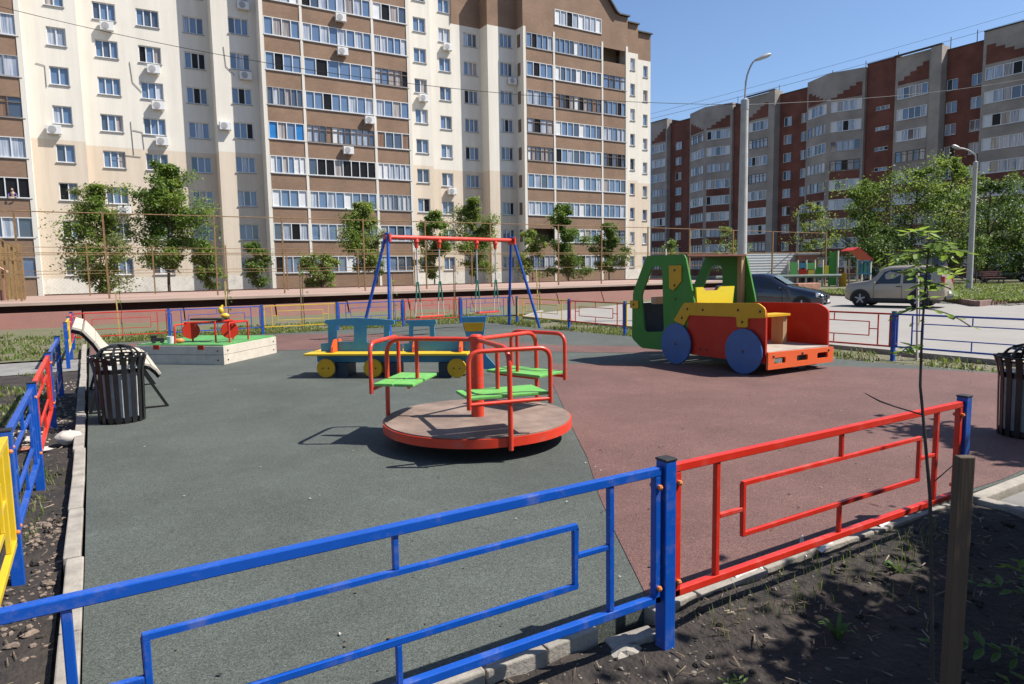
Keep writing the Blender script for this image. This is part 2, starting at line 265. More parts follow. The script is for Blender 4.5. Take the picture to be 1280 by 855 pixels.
# ------------------------------------------------------------------ mesh builder
class MB:
    def __init__(s): s.v = []; s.f = []; s.m = []
    def add(s, vs, fs, mi=0):
        o = len(s.v); s.v += [tuple(x) for x in vs]; s.f += [tuple(i+o for i in f) for f in fs]; s.m += [mi]*len(fs); return s
    def quad(s, a, b, c, d, mi=0): return s.add([a, b, c, d], [(0, 1, 2, 3)], mi)
    def box(s, x0, x1, y0, y1, z0, z1, mi=0):
        if x0 > x1: x0, x1 = x1, x0
        if y0 > y1: y0, y1 = y1, y0
        if z0 > z1: z0, z1 = z1, z0
        v = [(x0, y0, z0), (x1, y0, z0), (x1, y1, z0), (x0, y1, z0), (x0, y0, z1), (x1, y0, z1), (x1, y1, z1), (x0, y1, z1)]
        return s.add(v, [(0, 3, 2, 1), (4, 5, 6, 7), (0, 1, 5, 4), (1, 2, 6, 5), (2, 3, 7, 6), (3, 0, 4, 7)], mi)
    def bar(s, a, b, w, h=None, mi=0, up=(0, 0, 1)):
        """square-section bar from a to b; w across, h along up"""
        h = h or w; a = Vector(a); b = Vector(b); d = (b-a).normalized(); u = Vector(up)
        if abs(d.dot(u)) > 0.98: u = Vector((0, 1, 0)) if abs(d.y) < .9 else Vector((1, 0, 0))
        sx = d.cross(u).normalized()*(w/2); uz = sx.cross(d).normalized()*(h/2)
        v = [a-sx-uz, a+sx-uz, a+sx+uz, a-sx+uz, b-sx-uz, b+sx-uz, b+sx+uz, b-sx+uz]
        return s.add(v, [(0, 1, 2, 3), (7, 6, 5, 4), (0, 4, 5, 1), (1, 5, 6, 2), (2, 6, 7, 3), (3, 7, 4, 0)], mi)
    def tube(s, pts, r, n=10, mi=0, caps=True):
        pts = [Vector(p) for p in pts]; rs = r if isinstance(r, (list, tuple)) else [r]*len(pts)
        rings = []; prev = None
        for i, p in enumerate(pts):
            if i == 0: d = pts[1]-p
            elif i == len(pts)-1: d = p-pts[i-1]
            else: d = (pts[i+1]-p).normalized()+(p-pts[i-1]).normalized()
            d.normalize()
            if prev is None:
                a = Vector((0, 0, 1)) if abs(d.z) < .9 else Vector((1, 0, 0))
                u = d.cross(a).normalized()
            else:
                u = (prev-d*prev.dot(d)).normalized()
            prev = u; w_ = d.cross(u)
            rings.append([p+(u*math.cos(2*PI*k/n)+w_*math.sin(2*PI*k/n))*rs[i] for k in range(n)])
        v = [q for rg in rings for q in rg]; f = []
        for i in range(len(rings)-1):
            for k in range(n):
                f.append((i*n+k, i*n+(k+1) % n, (i+1)*n+(k+1) % n, (i+1)*n+k))
        if caps:
            f.append(tuple(range(n-1, -1, -1))); f.append(tuple((len(rings)-1)*n+k for k in range(n)))
        return s.add(v, f, mi)
    def lathe(s, prof, n=24, c=(0, 0, 0), axis='z', mi=0, a0=0, a1=2*PI):
        full = abs(a1-a0-2*PI) < 1e-6; k = n if full else n+1
        v = []; f = []
        for (r, z) in prof:
            for i in range(k):
                a = a0+(a1-a0)*i/n
                p = (r*math.cos(a), r*math.sin(a), z)
                if axis == 'x': p = (p[2], p[0], p[1])
                if axis == 'y': p = (p[1], p[2], p[0])
                v.append((p[0]+c[0], p[1]+c[1], p[2]+c[2]))
        for j in range(len(prof)-1):
            for i in range(n):
                i2 = (i+1) % k
                f.append((j*k+i, j*k+i2, (j+1)*k+i2, (j+1)*k+i))
        return s.add(v, f, mi)
    def prism(s, outline, t0, t1, fn, mi=0, holes=()):
        """outline (a,b) extruded between depths t0,t1; fn(a,b,t)->xyz. holes cut with triangulated caps"""
        loops = [outline]+list(holes)
        bm = bmesh.new(); edges = []
        for lp in loops:
            vv = [bm.verts.new((p[0], p[1], 0)) for p in lp]
            for i in range(len(vv)): edges.append(bm.edges.new((vv[i], vv[(i+1) % len(vv)])))
        bmesh.ops.triangle_fill(bm, use_beauty=True, use_dissolve=False, edges=edges)
        bm.verts.index_update()
        vs2 = [(v.co.x, v.co.y) for v in bm.verts]; fs = [tuple(v.index for v in f.verts) for f in bm.faces]
        bm.free()
        s.add([fn(a, b, t0) for a, b in vs2], fs, mi)
        s.add([fn(a, b, t1) for a, b in vs2], [tuple(reversed(f)) for f in fs], mi)
        for lp in loops:
            n = len(lp); v = [fn(a, b, t0) for a, b in lp]+[fn(a, b, t1) for a, b in lp]
            s.add(v, [(i, (i+1) % n, n+(i+1) % n, n+i) for i in range(n)], mi)
        return s
    def ball(s, c, r, n=10, mi=0, sq=(1, 1, 1), jit=0, rg=None):
        v = []; f = []; m_ = max(4, n//2)
        for j in range(m_+1):
            t = PI*j/m_
            for i in range(n):
                a = 2*PI*i/n; k = 1+(rg.uniform(-jit, jit) if rg and 0 < j < m_ else 0)
                v.append((c[0]+r*sq[0]*k*math.sin(t)*math.cos(a), c[1]+r*sq[1]*k*math.sin(t)*math.sin(a), c[2]+r*sq[2]*k*math.cos(t)))
        for j in range(m_):
            for i in range(n):
                f.append((j*n+i, (j+1)*n+i, (j+1)*n+(i+1) % n, j*n+(i+1) % n))
        return s.add(v, f, mi)
    def build(s, name, mats, parent=None, smooth=False, bevel=0, local=False, fix=True):
        me = bpy.data.meshes.new(name)
        off = Vector((0, 0, 0))
        if parent is not None and not local: off = chain(parent)
        me.from_pydata([(x-off.x, y-off.y, z-off.z) for x, y, z in s.v], [], s.f)
        if not isinstance(mats, (list, tuple)): mats = [mats]
        for mm in mats: me.materials.append(mm)
        if len(mats) > 1: me.polygons.foreach_set('material_index', s.m)
        if fix:
            bm = bmesh.new(); bm.from_mesh(me)
            bmesh.ops.remove_doubles(bm, verts=bm.verts, dist=1e-5)
            bmesh.ops.recalc_face_normals(bm, faces=bm.faces); bm.to_mesh(me); bm.free()
        if smooth:
            me.polygons.foreach_set('use_smooth', [True]*len(me.polygons))
            try: me.set_sharp_from_angle(angle=R(40))
            except Exception: pass
        o = bpy.data.objects.new(name, me); COL.objects.link(o)
        if parent is not None: o.parent = parent
        if bevel:
            b = o.modifiers.new('edge_bevel', 'BEVEL'); b.width = bevel; b.segments = 2; b.limit_method = 'ANGLE'; b.angle_limit = R(50)
        return o

def chain(o):
    v = Vector((0, 0, 0))
    while o is not None: v += o.location; o = o.parent
    return v
def tag(o, label=None, cat=None, group=None, kind=None):
    if label: o['label'] = label
    if cat: o['category'] = cat
    if group: o['group'] = group
    if kind: o['kind'] = kind
    return o
def thing(name, loc, label, cat, rz=0, group=None):
    o = bpy.data.objects.new(name, None); COL.objects.link(o); o.location = loc; o.rotation_euler = (0, 0, rz)
    o.empty_display_size = .2
    return tag(o, label, cat, group)
def structure(o): o['kind'] = 'structure'; return o
def copy_tree(o, parent=None):
    c = o.copy(); COL.objects.link(c)
    if parent is not None: c.parent = parent
    for ch in list(o.children): copy_tree(ch, c)
    return c
def arc(c, r, a0, a1, n, fn): return [fn(c[0]+r*math.cos(a0+(a1-a0)*i/n), c[1]+r*math.sin(a0+(a1-a0)*i/n)) for i in range(n+1)]
def roundpath(pts, r, n=5):
    """polyline with rounded corners"""
    pts = [Vector(p) for p in pts]; out = [pts[0]]
    for i in range(1, len(pts)-1):
        a = (pts[i-1]-pts[i]); b = (pts[i+1]-pts[i]); q = min(r, a.length*.49, b.length*.49)
        p0 = pts[i]+a.normalized()*q; p1 = pts[i]+b.normalized()*q
        for k in range(n+1):
            t = k/n; out.append(p0*(1-t)**2+pts[i]*2*t*(1-t)+p1*t*t)
    out.append(pts[-1]); return out
def roundpoly(pts, r, n=4):
    pts = [Vector((p[0], p[1], 0)) for p in pts]; out = []; N = len(pts)
    for i in range(N):
        a = pts[i-1]-pts[i]; b = pts[(i+1) % N]-pts[i]; q = min(r, a.length*.45, b.length*.45)
        p0 = pts[i]+a.normalized()*q; p1 = pts[i]+b.normalized()*q
        for k in range(n+1):
            t = k/n; w_ = p0*(1-t)**2+pts[i]*2*t*(1-t)+p1*t*t; out.append((w_.x, w_.y))
    return out
def sheet(name, poly, z, m_, zb=None):
    b = MB()
    if zb is None:
        b.add([(x, y, z) for x, y in poly], [tuple(range(len(poly)))])
    else:
        b.prism(poly, z, zb, lambda a, c, t: (a, c, t))
    return structure(b.build(name, m_))
def smoothnoise(x, y, seed=0):
    from mathutils import noise
    return noise.noise(Vector((x, y, seed*7.3)))
#@@SETTING
# ================================================================== SETTING: ground
G = MB(); G.add([(-600, -600, -.16), (600, -600, -.16), (600, 600, -.16), (-600, 600, -.16)], [(0, 1, 2, 3)]); structure(G.build('ground', M_GROUND))
sheet('road', [(12.72, -40), (33.0, -40), (33.0, 8), (32.3, 13.67), (29.3, 13.4), (32.9, 16.4), (33.5, 24.6), (12.9, 24.6)], -.08)if False else None
sheet('road', [(12.72, -40), (46, -40), (44, -10), (38.0, 10.5), (32.3, 13.67), (29.25, 13.35), (33.0, 16.4), (36, 26), (24, 26), (15.2, 22.6), (12.9, 20.4)], -.08, M_ASPH)
sheet('path', [(-14, 14.9), (-.3, 14.6), (-.3, 16.6), (-14, 17.4)], -.075, M_PATH)
# side path at the right end of the near kerb
sheet('path', [(5.12, 2.19), (5.9, 2.19), (12, 2.6), (12, .4), (5.2, .55)], -.035, M_PATH, -.15)
b = MB()
b.bar((5.05, 2.22, -.045), (5.05, .5, -.045), .09, .12); b.bar((5.05, 2.25, -.045), (6.2, 2.27, -.045), .09, .12)
structure(b.build('path_kerb', M_CONC, bevel=.01))

def dirtz(x, y):
    z = -.075+.022*smoothnoise(x*.9, y*.9, 1)+.016*smoothnoise(x*3.1, y*3.1, 2)+.010*smoothnoise(x*9, y*9, 3)
    if x > 2.15 and y > 1.7: q = min(1, (y-1.7)/.4)*min(1, (x-2.15)/.3); z += .050*q*q*(3-2*q)
    return z
def grid_sheet(name, x0, x1, y0, y1, st, m_, zf):
    b = MB(); nx = int((x1-x0)/st); ny = int((y1-y0)/st)
    v = [(x0+(x1-x0)*i/nx, y0+(y1-y0)*j/ny, zf(x0+(x1-x0)*i/nx, y0+(y1-y0)*j/ny)) for j in range(ny+1) for i in range(nx+1)]
    f = [(j*(nx+1)+i, j*(nx+1)+i+1, (j+1)*(nx+1)+i+1, (j+1)*(nx+1)+i) for j in range(ny) for i in range(nx)]
    b.add(v, f); return structure(b.build(name, m_, smooth=True, fix=False))
grid_sheet('bare_dirt', -6, 5.0, -2.5, 2.3, .045, M_DIRT, lambda x, y: dirtz(x, y)+.008*smoothnoise(x*24, y*24, 4))
grid_sheet('bare_dirt', 5.0, 12, -2.5, .45, .12, M_DIRT, dirtz)
grid_sheet('bare_dirt', -3.2, -.26, 2.3, 14.5, .06, M_DIRT, lambda x, y: dirtz(x, y)+.006*smoothnoise(x*24, y*24, 4))
LAWN = lambda x, y: -.105+.03*smoothnoise(x*.5, y*.5, 5)+.012*smoothnoise(x*3, y*3, 6)
grid_sheet('lawn', -14, -3.2, 2.3, 14.7, .25, M_LAWN, LAWN)
grid_sheet('lawn', -14, -.24, 17.2, 28.6, .2, M_LAWN, LAWN)
grid_sheet('lawn', -.24, 12.8, 18.95, 28.6, .2, M_LAWN, lambda x, y: LAWN(x, y)+.03)
grid_sheet('lawn', 10.85, 12.72, 2.4, 18.95, .12, M_LAWN, lambda x, y: LAWN(x, y)+.03)
grid_sheet('lawn', 12.8, 30, 22.5, 28.6, .4, M_LAWN, LAWN)

# rubber paving
sheet('green_rubber_paving', [(-.14, 2.4), (5.7, 2.32), (12.4, 2.75), (11.3, 4.4), (10.85, 6.9), (10.8, 12.6), (10.5, 14.7), (10.35, 18.9), (4, 19.15), (-.14, 19.2)], 0.0, GREEN_RUB, -.12)
redA = [(2.22, 2.42), (2.6, 3.1), (2.99, 3.76), (3.5, 4.55), (4.0, 5.42), (4.7, 6.6), (5.45, 7.88), (5.95, 8.7), (6.56, 9.62), (7.3, 9.05), (8.4, 8.1), (9.96, 6.62), (10.8, 5.5), (11.4, 4.2), (12.3, 2.77), (5.7, 2.35)]
redB = [(-.12, 18.6), (-.12, 16.1), (.53, 15.84), (1.9, 15.3), (3.29, 14.83), (4.1, 14.35), (5.4, 13.2), (6.6, 12.0), (7.7, 10.9), (8.9, 9.7), (10.8, 7.6), (10.78, 9.2), (9.6, 10.6), (8.4, 11.85), (7.9, 13.2), (7.6, 15.2), (6.4, 17), (4.8, 18.4), (3.5, 18.9)]
sheet('red_rubber_paving', redA, .004, RED_RUB)
sheet('red_rubber_paving', redB, .004, RED_RUB)

# kerbs
kb = MB(); y = 2.9; rk = random.Random(3)
y = 2.6
while y < 19.2:
    L_ = .98; x = -.19+rk.uniform(-.008, .008)-.004*(y-3)
    kb.bar((x, y, -.055), (x+rk.uniform(-.008, .008), y+L_-.012, -.055+rk.uniform(-.006, .006)), .088, .13)
    y += L_
structure(kb.build('kerb', M_CONC, bevel=.008))
kb = MB(); x = -.24
while x < 4.85:
    L_ = .5 if x < 1.2 or x > 2.4 else .3
    if 1.72 < x < 1.98:
        kb.bar((x, 2.27, -.1), (x+.22, 2.22, -.075), .085, .08); x += .3; continue
    dy = rk.uniform(-.012, .012); dz = rk.uniform(-.012, .006)
    kb.bar((x, 2.345+dy, -.065+dz), (x+L_-.014, 2.345+dy+rk.uniform(-.02, .02), -.065+dz+rk.uniform(-.01, .01)), .088, .13)
    x += L_
structure(kb.build('kerb', M_CONC, bevel=.008))
b = MB()
b.bar((11.0+1.72, -40, -.07), (12.72, 4, -.07), .15, .16); b.bar((12.72, 4, -.07), (12.85, 20.3, -.07), .15, .16); b.bar((12.85, 20.3, -.07), (15.2, 22.7, -.07), .15, .16)
structure(b.build('road_kerb', M_CONC, bevel=.012))
# raised lawn bed beyond the road
bed = [(29.25, 13.35), (32.3, 13.67), (38.0, 10.5), (70, 0), (90, 40), (40, 44), (36, 26), (33.0, 16.4)]
sheet('lawn', bed, .11, M_LAWN, -.15)
b = MB()
M_BEDK = mat('red_brown_kerb', (0.22, 0.135, 0.11), 0.9, 0.3, 2, 0.3, 20)
for p, q in zip(bed[:3], bed[1:3]):
    b.bar((*p, .02), (*q, .02), .2, .24)
b.bar((33.0, 16.4, .02), (29.25, 13.35, .02), .2, .24); b.bar((36, 26, .02), (33, 16.4, .02), .2, .24)
structure(b.build('bed_kerb', M_BEDK, bevel=.02))

M_CRUMB = mat('dirt_crumb', (0.20, 0.165, 0.135), .95, .5, 25)
# loose stones in the dirt
def scatter_stones(name, n, areas, smin, smax, m_, seed):
    g = random.Random(seed); b = MB()
    for i in range(n):
        x0, x1, y0, y1, zf = g.choice(areas); x = g.uniform(x0, x1); y = g.uniform(y0, y1)
        r = g.uniform(smin, smax)*(1 if g.random() < .9 else 1.8)
        b.ball((x, y, zf(x, y)+r*.25), r, 6, 0, (g.uniform(.7, 1.4), g.uniform(.7, 1.3), g.uniform(.4, .8)), .25, g)
    return tag(b.build(name, m_, fix=False), None, None, None, 'stuff')
gv = scatter_stones('gravel', 900, [(-2, 5, .4, 2.28, dirtz), (-1.2, -.26, 2.3, 9, dirtz), (1, 3, 1.6, 2.28, dirtz), (1, 4.8, 1.9, 2.28, dirtz)], .002, .008, M_CRUMB, 5)
tag(gv, 'small loose crumbs of stone scattered over the bare dirt by the fences', 'gravel')
gv = scatter_stones('gravel', 330, [(-.9, -.27, 3.5, 4.7, dirtz), (-.62, -.27, 3.6, 4.9, dirtz), (-.5, -.27, 5.0, 5.6, dirtz)], .004, .017, mat('tan_rubble', (0.20, 0.150, 0.115), .95, .6, 30), 6)
tag(gv, 'heap of tan rubble spilled beside the long kerb under the yellow fence panel', 'gravel')
gv = scatter_stones('gravel', 900, [(-.9, -.3, 8, 13, dirtz), (10.9, 12.6, 3, 12, lambda x, y: LAWN(x, y)+.03), (11, 12.6, 5, 9, lambda x, y: LAWN(x, y)+.03)], .006, .02, M_STONE, 8)
tag(gv, 'crumbs and small stones in the rough strip between the rubber paving and the road', 'gravel')

gv = scatter_stones('soil_clods', 450, [(-2, 5, .4, 2.25, dirtz), (1.4, 4.9, 1.0, 2.22, dirtz), (-1.0, -.3, 2.4, 7, dirtz)], .006, .022, M_DIRT, 12)
tag(gv, 'dark clods of earth lying on the bare dirt', 'soil')
# grass
def blades(name, n, areas, hmin, hmax, mats, seed, wd=.006):
    g = random.Random(seed); b = MB()
    for i in range(n):
        x0, x1, y0, y1, zf, thr = g.choice(areas); x = g.uniform(x0, x1); y = g.uniform(y0, y1)
        if smoothnoise(x*.9, y*.9, 9)+.5*smoothnoise(x*2.7, y*2.7, 10) < thr: continue
        h = g.uniform(hmin, hmax); a = g.uniform(0, 2*PI); l = g.uniform(.1, .7)*h; z = zf(x, y)-.01
        w_ = wd*g.uniform(.7, 1.4); ca, sa = math.cos(a), math.sin(a)
        mx, my = x+ca*l*.35, y+sa*l*.35
        b.add([(x-sa*w_, y+ca*w_, z), (x+sa*w_, y-ca*w_, z), (mx+sa*w_*.8, my-ca*w_*.8, z+h*.6), (mx-sa*w_*.8, my+ca*w_*.8, z+h*.6), (x+ca*l, y+sa*l, z+h)],
              [(0, 1, 2, 3), (3, 2, 4)], 1 if g.random() < .2 else 0)
    return tag(b.build(name, mats, fix=False), None, None, None, 'stuff')
far = lambda x, y: LAWN(x, y)+.03
tag(blades('grass', 26000, [(-.2, 12.7, 19.2, 23.5, far, -.15), (-.2, 12.7, 19.2, 21.5, far, -.3)], .03, .10, [L_GRASS, L_DRYG], 21, .016), 'rough spring grass behind the far fence, below the red court wall', 'grass')
tag(blades('grass', 16000, [(-7, -.35, 17.3, 26, LAWN, -.1), (-6, -.6, 9, 14.6, LAWN, -.05)], .03, .12, [L_GRASS, L_DRYG], 22, .016), 'grass patches on the left plot on both sides of the grey path', 'grass')
tag(blades('grass', 9000, [(10.95, 12.65, 3, 18.8, far, 0.0), (10.9, 12.6, 11, 18.8, far, -.2)], .04, .13, [L_GRASS, L_DRYG], 23, .012), 'sparse grass in the strip along the right fence by the road', 'grass')
tag(blades('grass', 22000, [(33, 55, 12.5, 26, lambda x, y: .11, -.7), (30.5, 36, 12.6, 17, lambda x, y: .11, -.7), (38, 55, 6, 14, lambda x, y: .11, -.7)], .05, .11, [L_GRASS, L_GRASS], 24, .05), 'green grass on the raised bed across the road', 'grass')
tag(blades('grass', 450, [(1.6, 4.9, 1.2, 2.25, dirtz, .25), (2.3, 4.4, 1.95, 2.25, dirtz, .0)], .03, .12, [L_GRASS, L_DRYG], 25, .0022), 'thin young grass sprouting from the dirt below the near red panel', 'grass')
tag(blades('grass', 1500, [(-.9, -.3, 5, 9, dirtz, .15), (-.75, -.4, 5.2, 7.2, dirtz, -.1), (-2, -.5, 8, 13, dirtz, .2)], .03, .11, [L_GRASS, L_DRYG], 26, .004), 'thin grass tufts between the left fence and the long kerb', 'grass')

# ================================================================== trees
def leaf(b, p, g, size, mi):
    d = Vector((g.gauss(0, 1), g.gauss(0, 1), g.gauss(0, .7))); d.normalize()
    n = Vector((g.gauss(0, .6), g.gauss(0, .6), 1)); s = d.cross(n)
    if s.length < .01: return
    s.normalize(); s *= size*.34; d *= size
    dn = Vector((0, 0, -size*.25))
    b.add([p, p+d*.5+s, p+d+dn, p+d*.5-s], [(0, 1, 2, 3)], mi)
def tree(loc, h, crown_r, crown_z0, seed, label, group, leafn=5000, leafsize=.16, mats=(L_MID, L_LIT, L_DRK), trunk_r=.09, multi=1, name='leafy_tree', cat='tree', flat=1.0, clumps=None, sun_side=True):
    g = random.Random(seed)
    t = thing(name, loc, label, cat, 0, group)
    tb = MB(); cents = []
    for s in range(multi):
        a = g.uniform(0, 2*PI); lean = g.uniform(.02, .07)*h if multi == 1 else g.uniform(.08, .16)*h
        pts = []; K = 7
        for k in range(K+1):
            u = k/K
            pts.append(Vector((math.cos(a)*lean*u*u+g.gauss(0, .012*h)*u+(s-multi/2)*.1, math.sin(a)*lean*u*u+g.gauss(0, .012*h)*u, h*.94*u)))
        tb.tube(pts, [trunk_r*(1-.86*k/K)+.008 for k in range(K+1)], 8)
        nl = clumps or int(14+h*2.0)
        for i in range(nl//multi):
            u = crown_z0/h+(1-crown_z0/h)*((i+.5)/(nl/multi)); u = min(.985, max(.12, u+g.uniform(-.05, .05)))
            kk = min(K-1, int(u/.94*K)) if u < .94 else K-1; fr = min(1, max(0, u/.94*K-kk)); base = pts[kk].lerp(pts[min(K, kk+1)], fr)
            v = (u-crown_z0/h)/(1-crown_z0/h); prof = (max(0.05, math.sin(PI*min(1, .22+.78*v)))**.6)
            rr = crown_r*prof*(g.uniform(.30, 1.0) if g.random() < .7 else g.uniform(.95, 1.3)); az = g.uniform(0, 2*PI) if multi == 1 else a+g.gauss(0, 1.4)
            tip = base+Vector((math.cos(az)*rr, math.sin(az)*rr*flat, rr*g.uniform(-.1, .6)))
            st = base-Vector((0, 0, rr*.25)); st.z = max(st.z, .3*crown_z0)
            mid = st.lerp(tip, .55)+Vector((g.gauss(0, .06), g.gauss(0, .06), g.uniform(-.05, .10)))*rr
            tb.tube([st, mid, tip], [trunk_r*.36*(1-.6*u)+.007, trunk_r*.24*(1-.6*u)+.006, .006], 5)
            for q in (.5, .75, 1.0):
                if g.random() < .2: continue
                cents.append((st.lerp(mid, q/.55) if q < .55 else mid.lerp(tip, (q-.55)/.45), max(.24, rr*g.uniform(.2, .45))))
            if g.random() < .6:   # a side shoot of its own
                s2_ = mid+Vector((g.gauss(0, .3), g.gauss(0, .3), g.uniform(0, .35)))*rr; tb.tube([mid, s2_], [.008, .004], 4); cents.append((s2_, max(.2, rr*.22)))
        cents.append((pts[-1], crown_r*.22))
    tb.build('trunk', M_BARK, t, smooth=True, local=True)
    lb = MB(); per = max(6, int(leafn/len(cents)))
    for c, r in cents:
        bias = g.random(); mi0 = 1 if bias > .66 else (2 if bias < .25 else 0)
        r = max(r, leafsize*1.2); n = int(per*g.choice((.35, .7, 1.0, 1.3, 1.7)))
        for k in range(n):
            d = Vector((g.gauss(0, .55), g.gauss(0, .55), g.gauss(0, .42)))*r
            mi = mi0 if g.random() < .7 else g.randrange(3)
            leaf(lb, c+d, g, leafsize*g.uniform(.5, 1.25), mi)
    lb.build('crown', list(mats), t, local=True, fix=False)
    return t

g_ = random.Random(77); b = MB()
for i in range(420):
    x = g_.uniform(-.1, 10.6); y = g_.uniform(2.5, 18) if g_.random() < .5 else g_.uniform(2.5, 6); a = g_.uniform(0, PI); L = g_.uniform(.003, .011); w_ = L*g_.uniform(.3, .9); ca, sa = math.cos(a), math.sin(a); z = .009
    b.add([(x-ca*L-sa*w_, y-sa*L+ca*w_, z), (x+ca*L-sa*w_, y+sa*L+ca*w_, z+.004), (x+ca*L+sa*w_, y+sa*L-ca*w_, z), (x-ca*L+sa*w_, y-sa*L-ca*w_, z+.003)], [(0, 1, 2, 3)], g_.choice((0, 0, 1, 2)))
fk = b.build('ground_litter', [mat('dry_leaf_bit', (.12, .085, .05), .9), mat('pale_bit', (.42, .40, .36), .9), mat('dark_crumb', (.03, .03, .028), .9)], fix=False)
tag(fk, 'scattered dry leaf bits and crumbs lying on the rubber paving', 'litter', None, 'stuff')
b = MB()
for i in range(900):   # dead stems and leaf bits on the bare soil
    if g_.random() < .6: x = g_.uniform(.4, 4.9); y = g_.uniform(.8, 2.25)
    else: x = g_.uniform(-1.1, -.27); y = g_.uniform(2.4, 10)
    a = g_.uniform(0, PI); L = g_.uniform(.008, .045); w_ = g_.uniform(.0012, .004); ca, sa = math.cos(a), math.sin(a); z = dirtz(x, y)+.012
    b.add([(x-ca*L-sa*w_, y-sa*L+ca*w_, z), (x+ca*L-sa*w_, y+sa*L+ca*w_, z+g_.uniform(-.002, .012)), (x+ca*L+sa*w_, y+sa*L-ca*w_, z+.004), (x-ca*L+sa*w_, y-sa*L-ca*w_, z+.002)], [(0, 1, 2, 3)], g_.choice((0, 0, 1)))
fk = b.build('plant_litter', [mat('dead_stem', (.17, .125, .08), .9), mat('pale_dead_stem', (.28, .23, .16), .9)], fix=False)
tag(fk, 'dead stems and leaf bits lying on the bare soil along the fences', 'litter', None, 'stuff')
# ================================================================== WHITE APARTMENT BLOCK
class Plane:
    """a vertical wall plane: u along the wall, z up, n outward"""
    def __init__(s, o, u, n): s.o = Vector(o); s.u = Vector(u); s.n = Vector(n)
    def p(s, u, z, d=0):
        q = s.o+s.u*u+s.n*d; return (q.x, q.y, z)
def wall(b, pl, u0, u1, z0, z1, ops, mi=0, depth=.18, zsplit=None, mi2=0):
    """wall face with real openings (u0,u1,z0,z1) and reveals"""
    us = sorted(set([u0, u1]+[c for o in ops for c in o[:2] if u0 < c < u1]))
    zs = sorted(set([z0, z1]+[c for o in ops for c in o[2:4] if z0 < c < z1]+([zsplit] if zsplit and z0 < zsplit < z1 else [])))
    for i in range(len(us)-1):
        for j in range(len(zs)-1):
            uc = (us[i]+us[i+1])/2; zc = (zs[j]+zs[j+1])/2
            if any(o[0] < uc < o[1] and o[2] < zc < o[3] for o in ops): continue
            mm = mi2 if zsplit and zc < zsplit else mi
            b.quad(pl.p(us[i], zs[j]), pl.p(us[i+1], zs[j]), pl.p(us[i+1], zs[j+1]), pl.p(us[i], zs[j+1]), mm)
    for a, c, d, e in [o[:4] for o in ops]:
        mm = mi2 if zsplit and (d+e)/2 < zsplit else mi
        b.quad(pl.p(a, d), pl.p(a, e), pl.p(a, e, -depth), pl.p(a, d, -depth), mm)
        b.quad(pl.p(c, d), pl.p(c, d, -depth), pl.p(c, e, -depth), pl.p(c, e), mm)
        b.quad(pl.p(a, e), pl.p(c, e), pl.p(c, e, -depth), pl.p(a, e, -depth), mm)
        b.quad(pl.p(a, d), pl.p(a, d, -depth), pl.p(c, d, -depth), pl.p(c, d), mm)
def pbox(b, pl, u0, u1, z0, z1, d0, d1, mi=0):
    v = [pl.p(u0, z0, d0), pl.p(u1, z0, d0), pl.p(u1, z1, d0), pl.p(u0, z1, d0), pl.p(u0, z0, d1), pl.p(u1, z0, d1), pl.p(u1, z1, d1), pl.p(u0, z1, d1)]
    b.add(v, [(0, 3, 2, 1), (4, 5, 6, 7), (0, 1, 5, 4), (1, 2, 6, 5), (2, 3, 7, 6), (3, 0, 4, 7)], mi)
GL = [G_SKY, G_BLU, G_CUR, G_CUR2, G_DRK, G_WOODI, M_PANEL, M_BPANEL, M_CORR]
def window(pl, root, u0, u1, z0, z1, n, depth, g, style='pvc', weights=(22, 34, 16, 8, 8, 0), name='window', sill=True, panes=None, fw=.055, solid=()):
    """window: panes (one mesh) > frame, sill"""
    b = MB(); W = (u1-u0)/n; d = -depth
    for i in range(n):
        k = panes[i % len(panes)] if panes else g.choices(range(6), weights)[0]
        if i in solid: k = 6
        tilt = g.uniform(-.018, .018)
        b.quad(pl.p(u0+i*W, z0, d+.02), pl.p(u0+(i+1)*W, z0, d+.02+tilt), pl.p(u0+(i+1)*W, z1, d+.02+tilt), pl.p(u0+i*W, z1, d+.02), k)
    o = b.build(name, GL, root, fix=False)
    f = MB(); dd = d+.10
    pbox(f, pl, u0, u1, z1-fw, z1, d+.0, dd); pbox(f, pl, u0, u1, z0, z0+fw*1.15, d+.0, dd)
    for i in range(n+1):
        c = u0+i*W; h = fw*.62 if 0 < i < n else fw
        a0 = c if i == 0 else (c-fw if i == n else c-h); a1 = c+fw if i == 0 else (c if i == n else c+h)
        pbox(f, pl, a0, a1, z0+fw*1.15, z1-fw, d+.0, dd-.003)
    if style == 'old':
        pbox(f, pl, u0+fw, u1-fw, z0+(z1-z0)*.70, z0+(z1-z0)*.70+.05, d, dd-.01)
    f.build('frame', {'pvc': M_FRAME, 'old': M_OLDFR, 'steel': M_GREYFR}.get(style, M_FRAME) if style != 'old' else M_OLDFR, o, fix=False)
    if sill:
        s = MB(); pbox(s, pl, u0-.05, u1+.05, z0-.05, z0-.004, -depth+.02, .07); s.build('sill', M_TIN, o, fix=False)
    return o

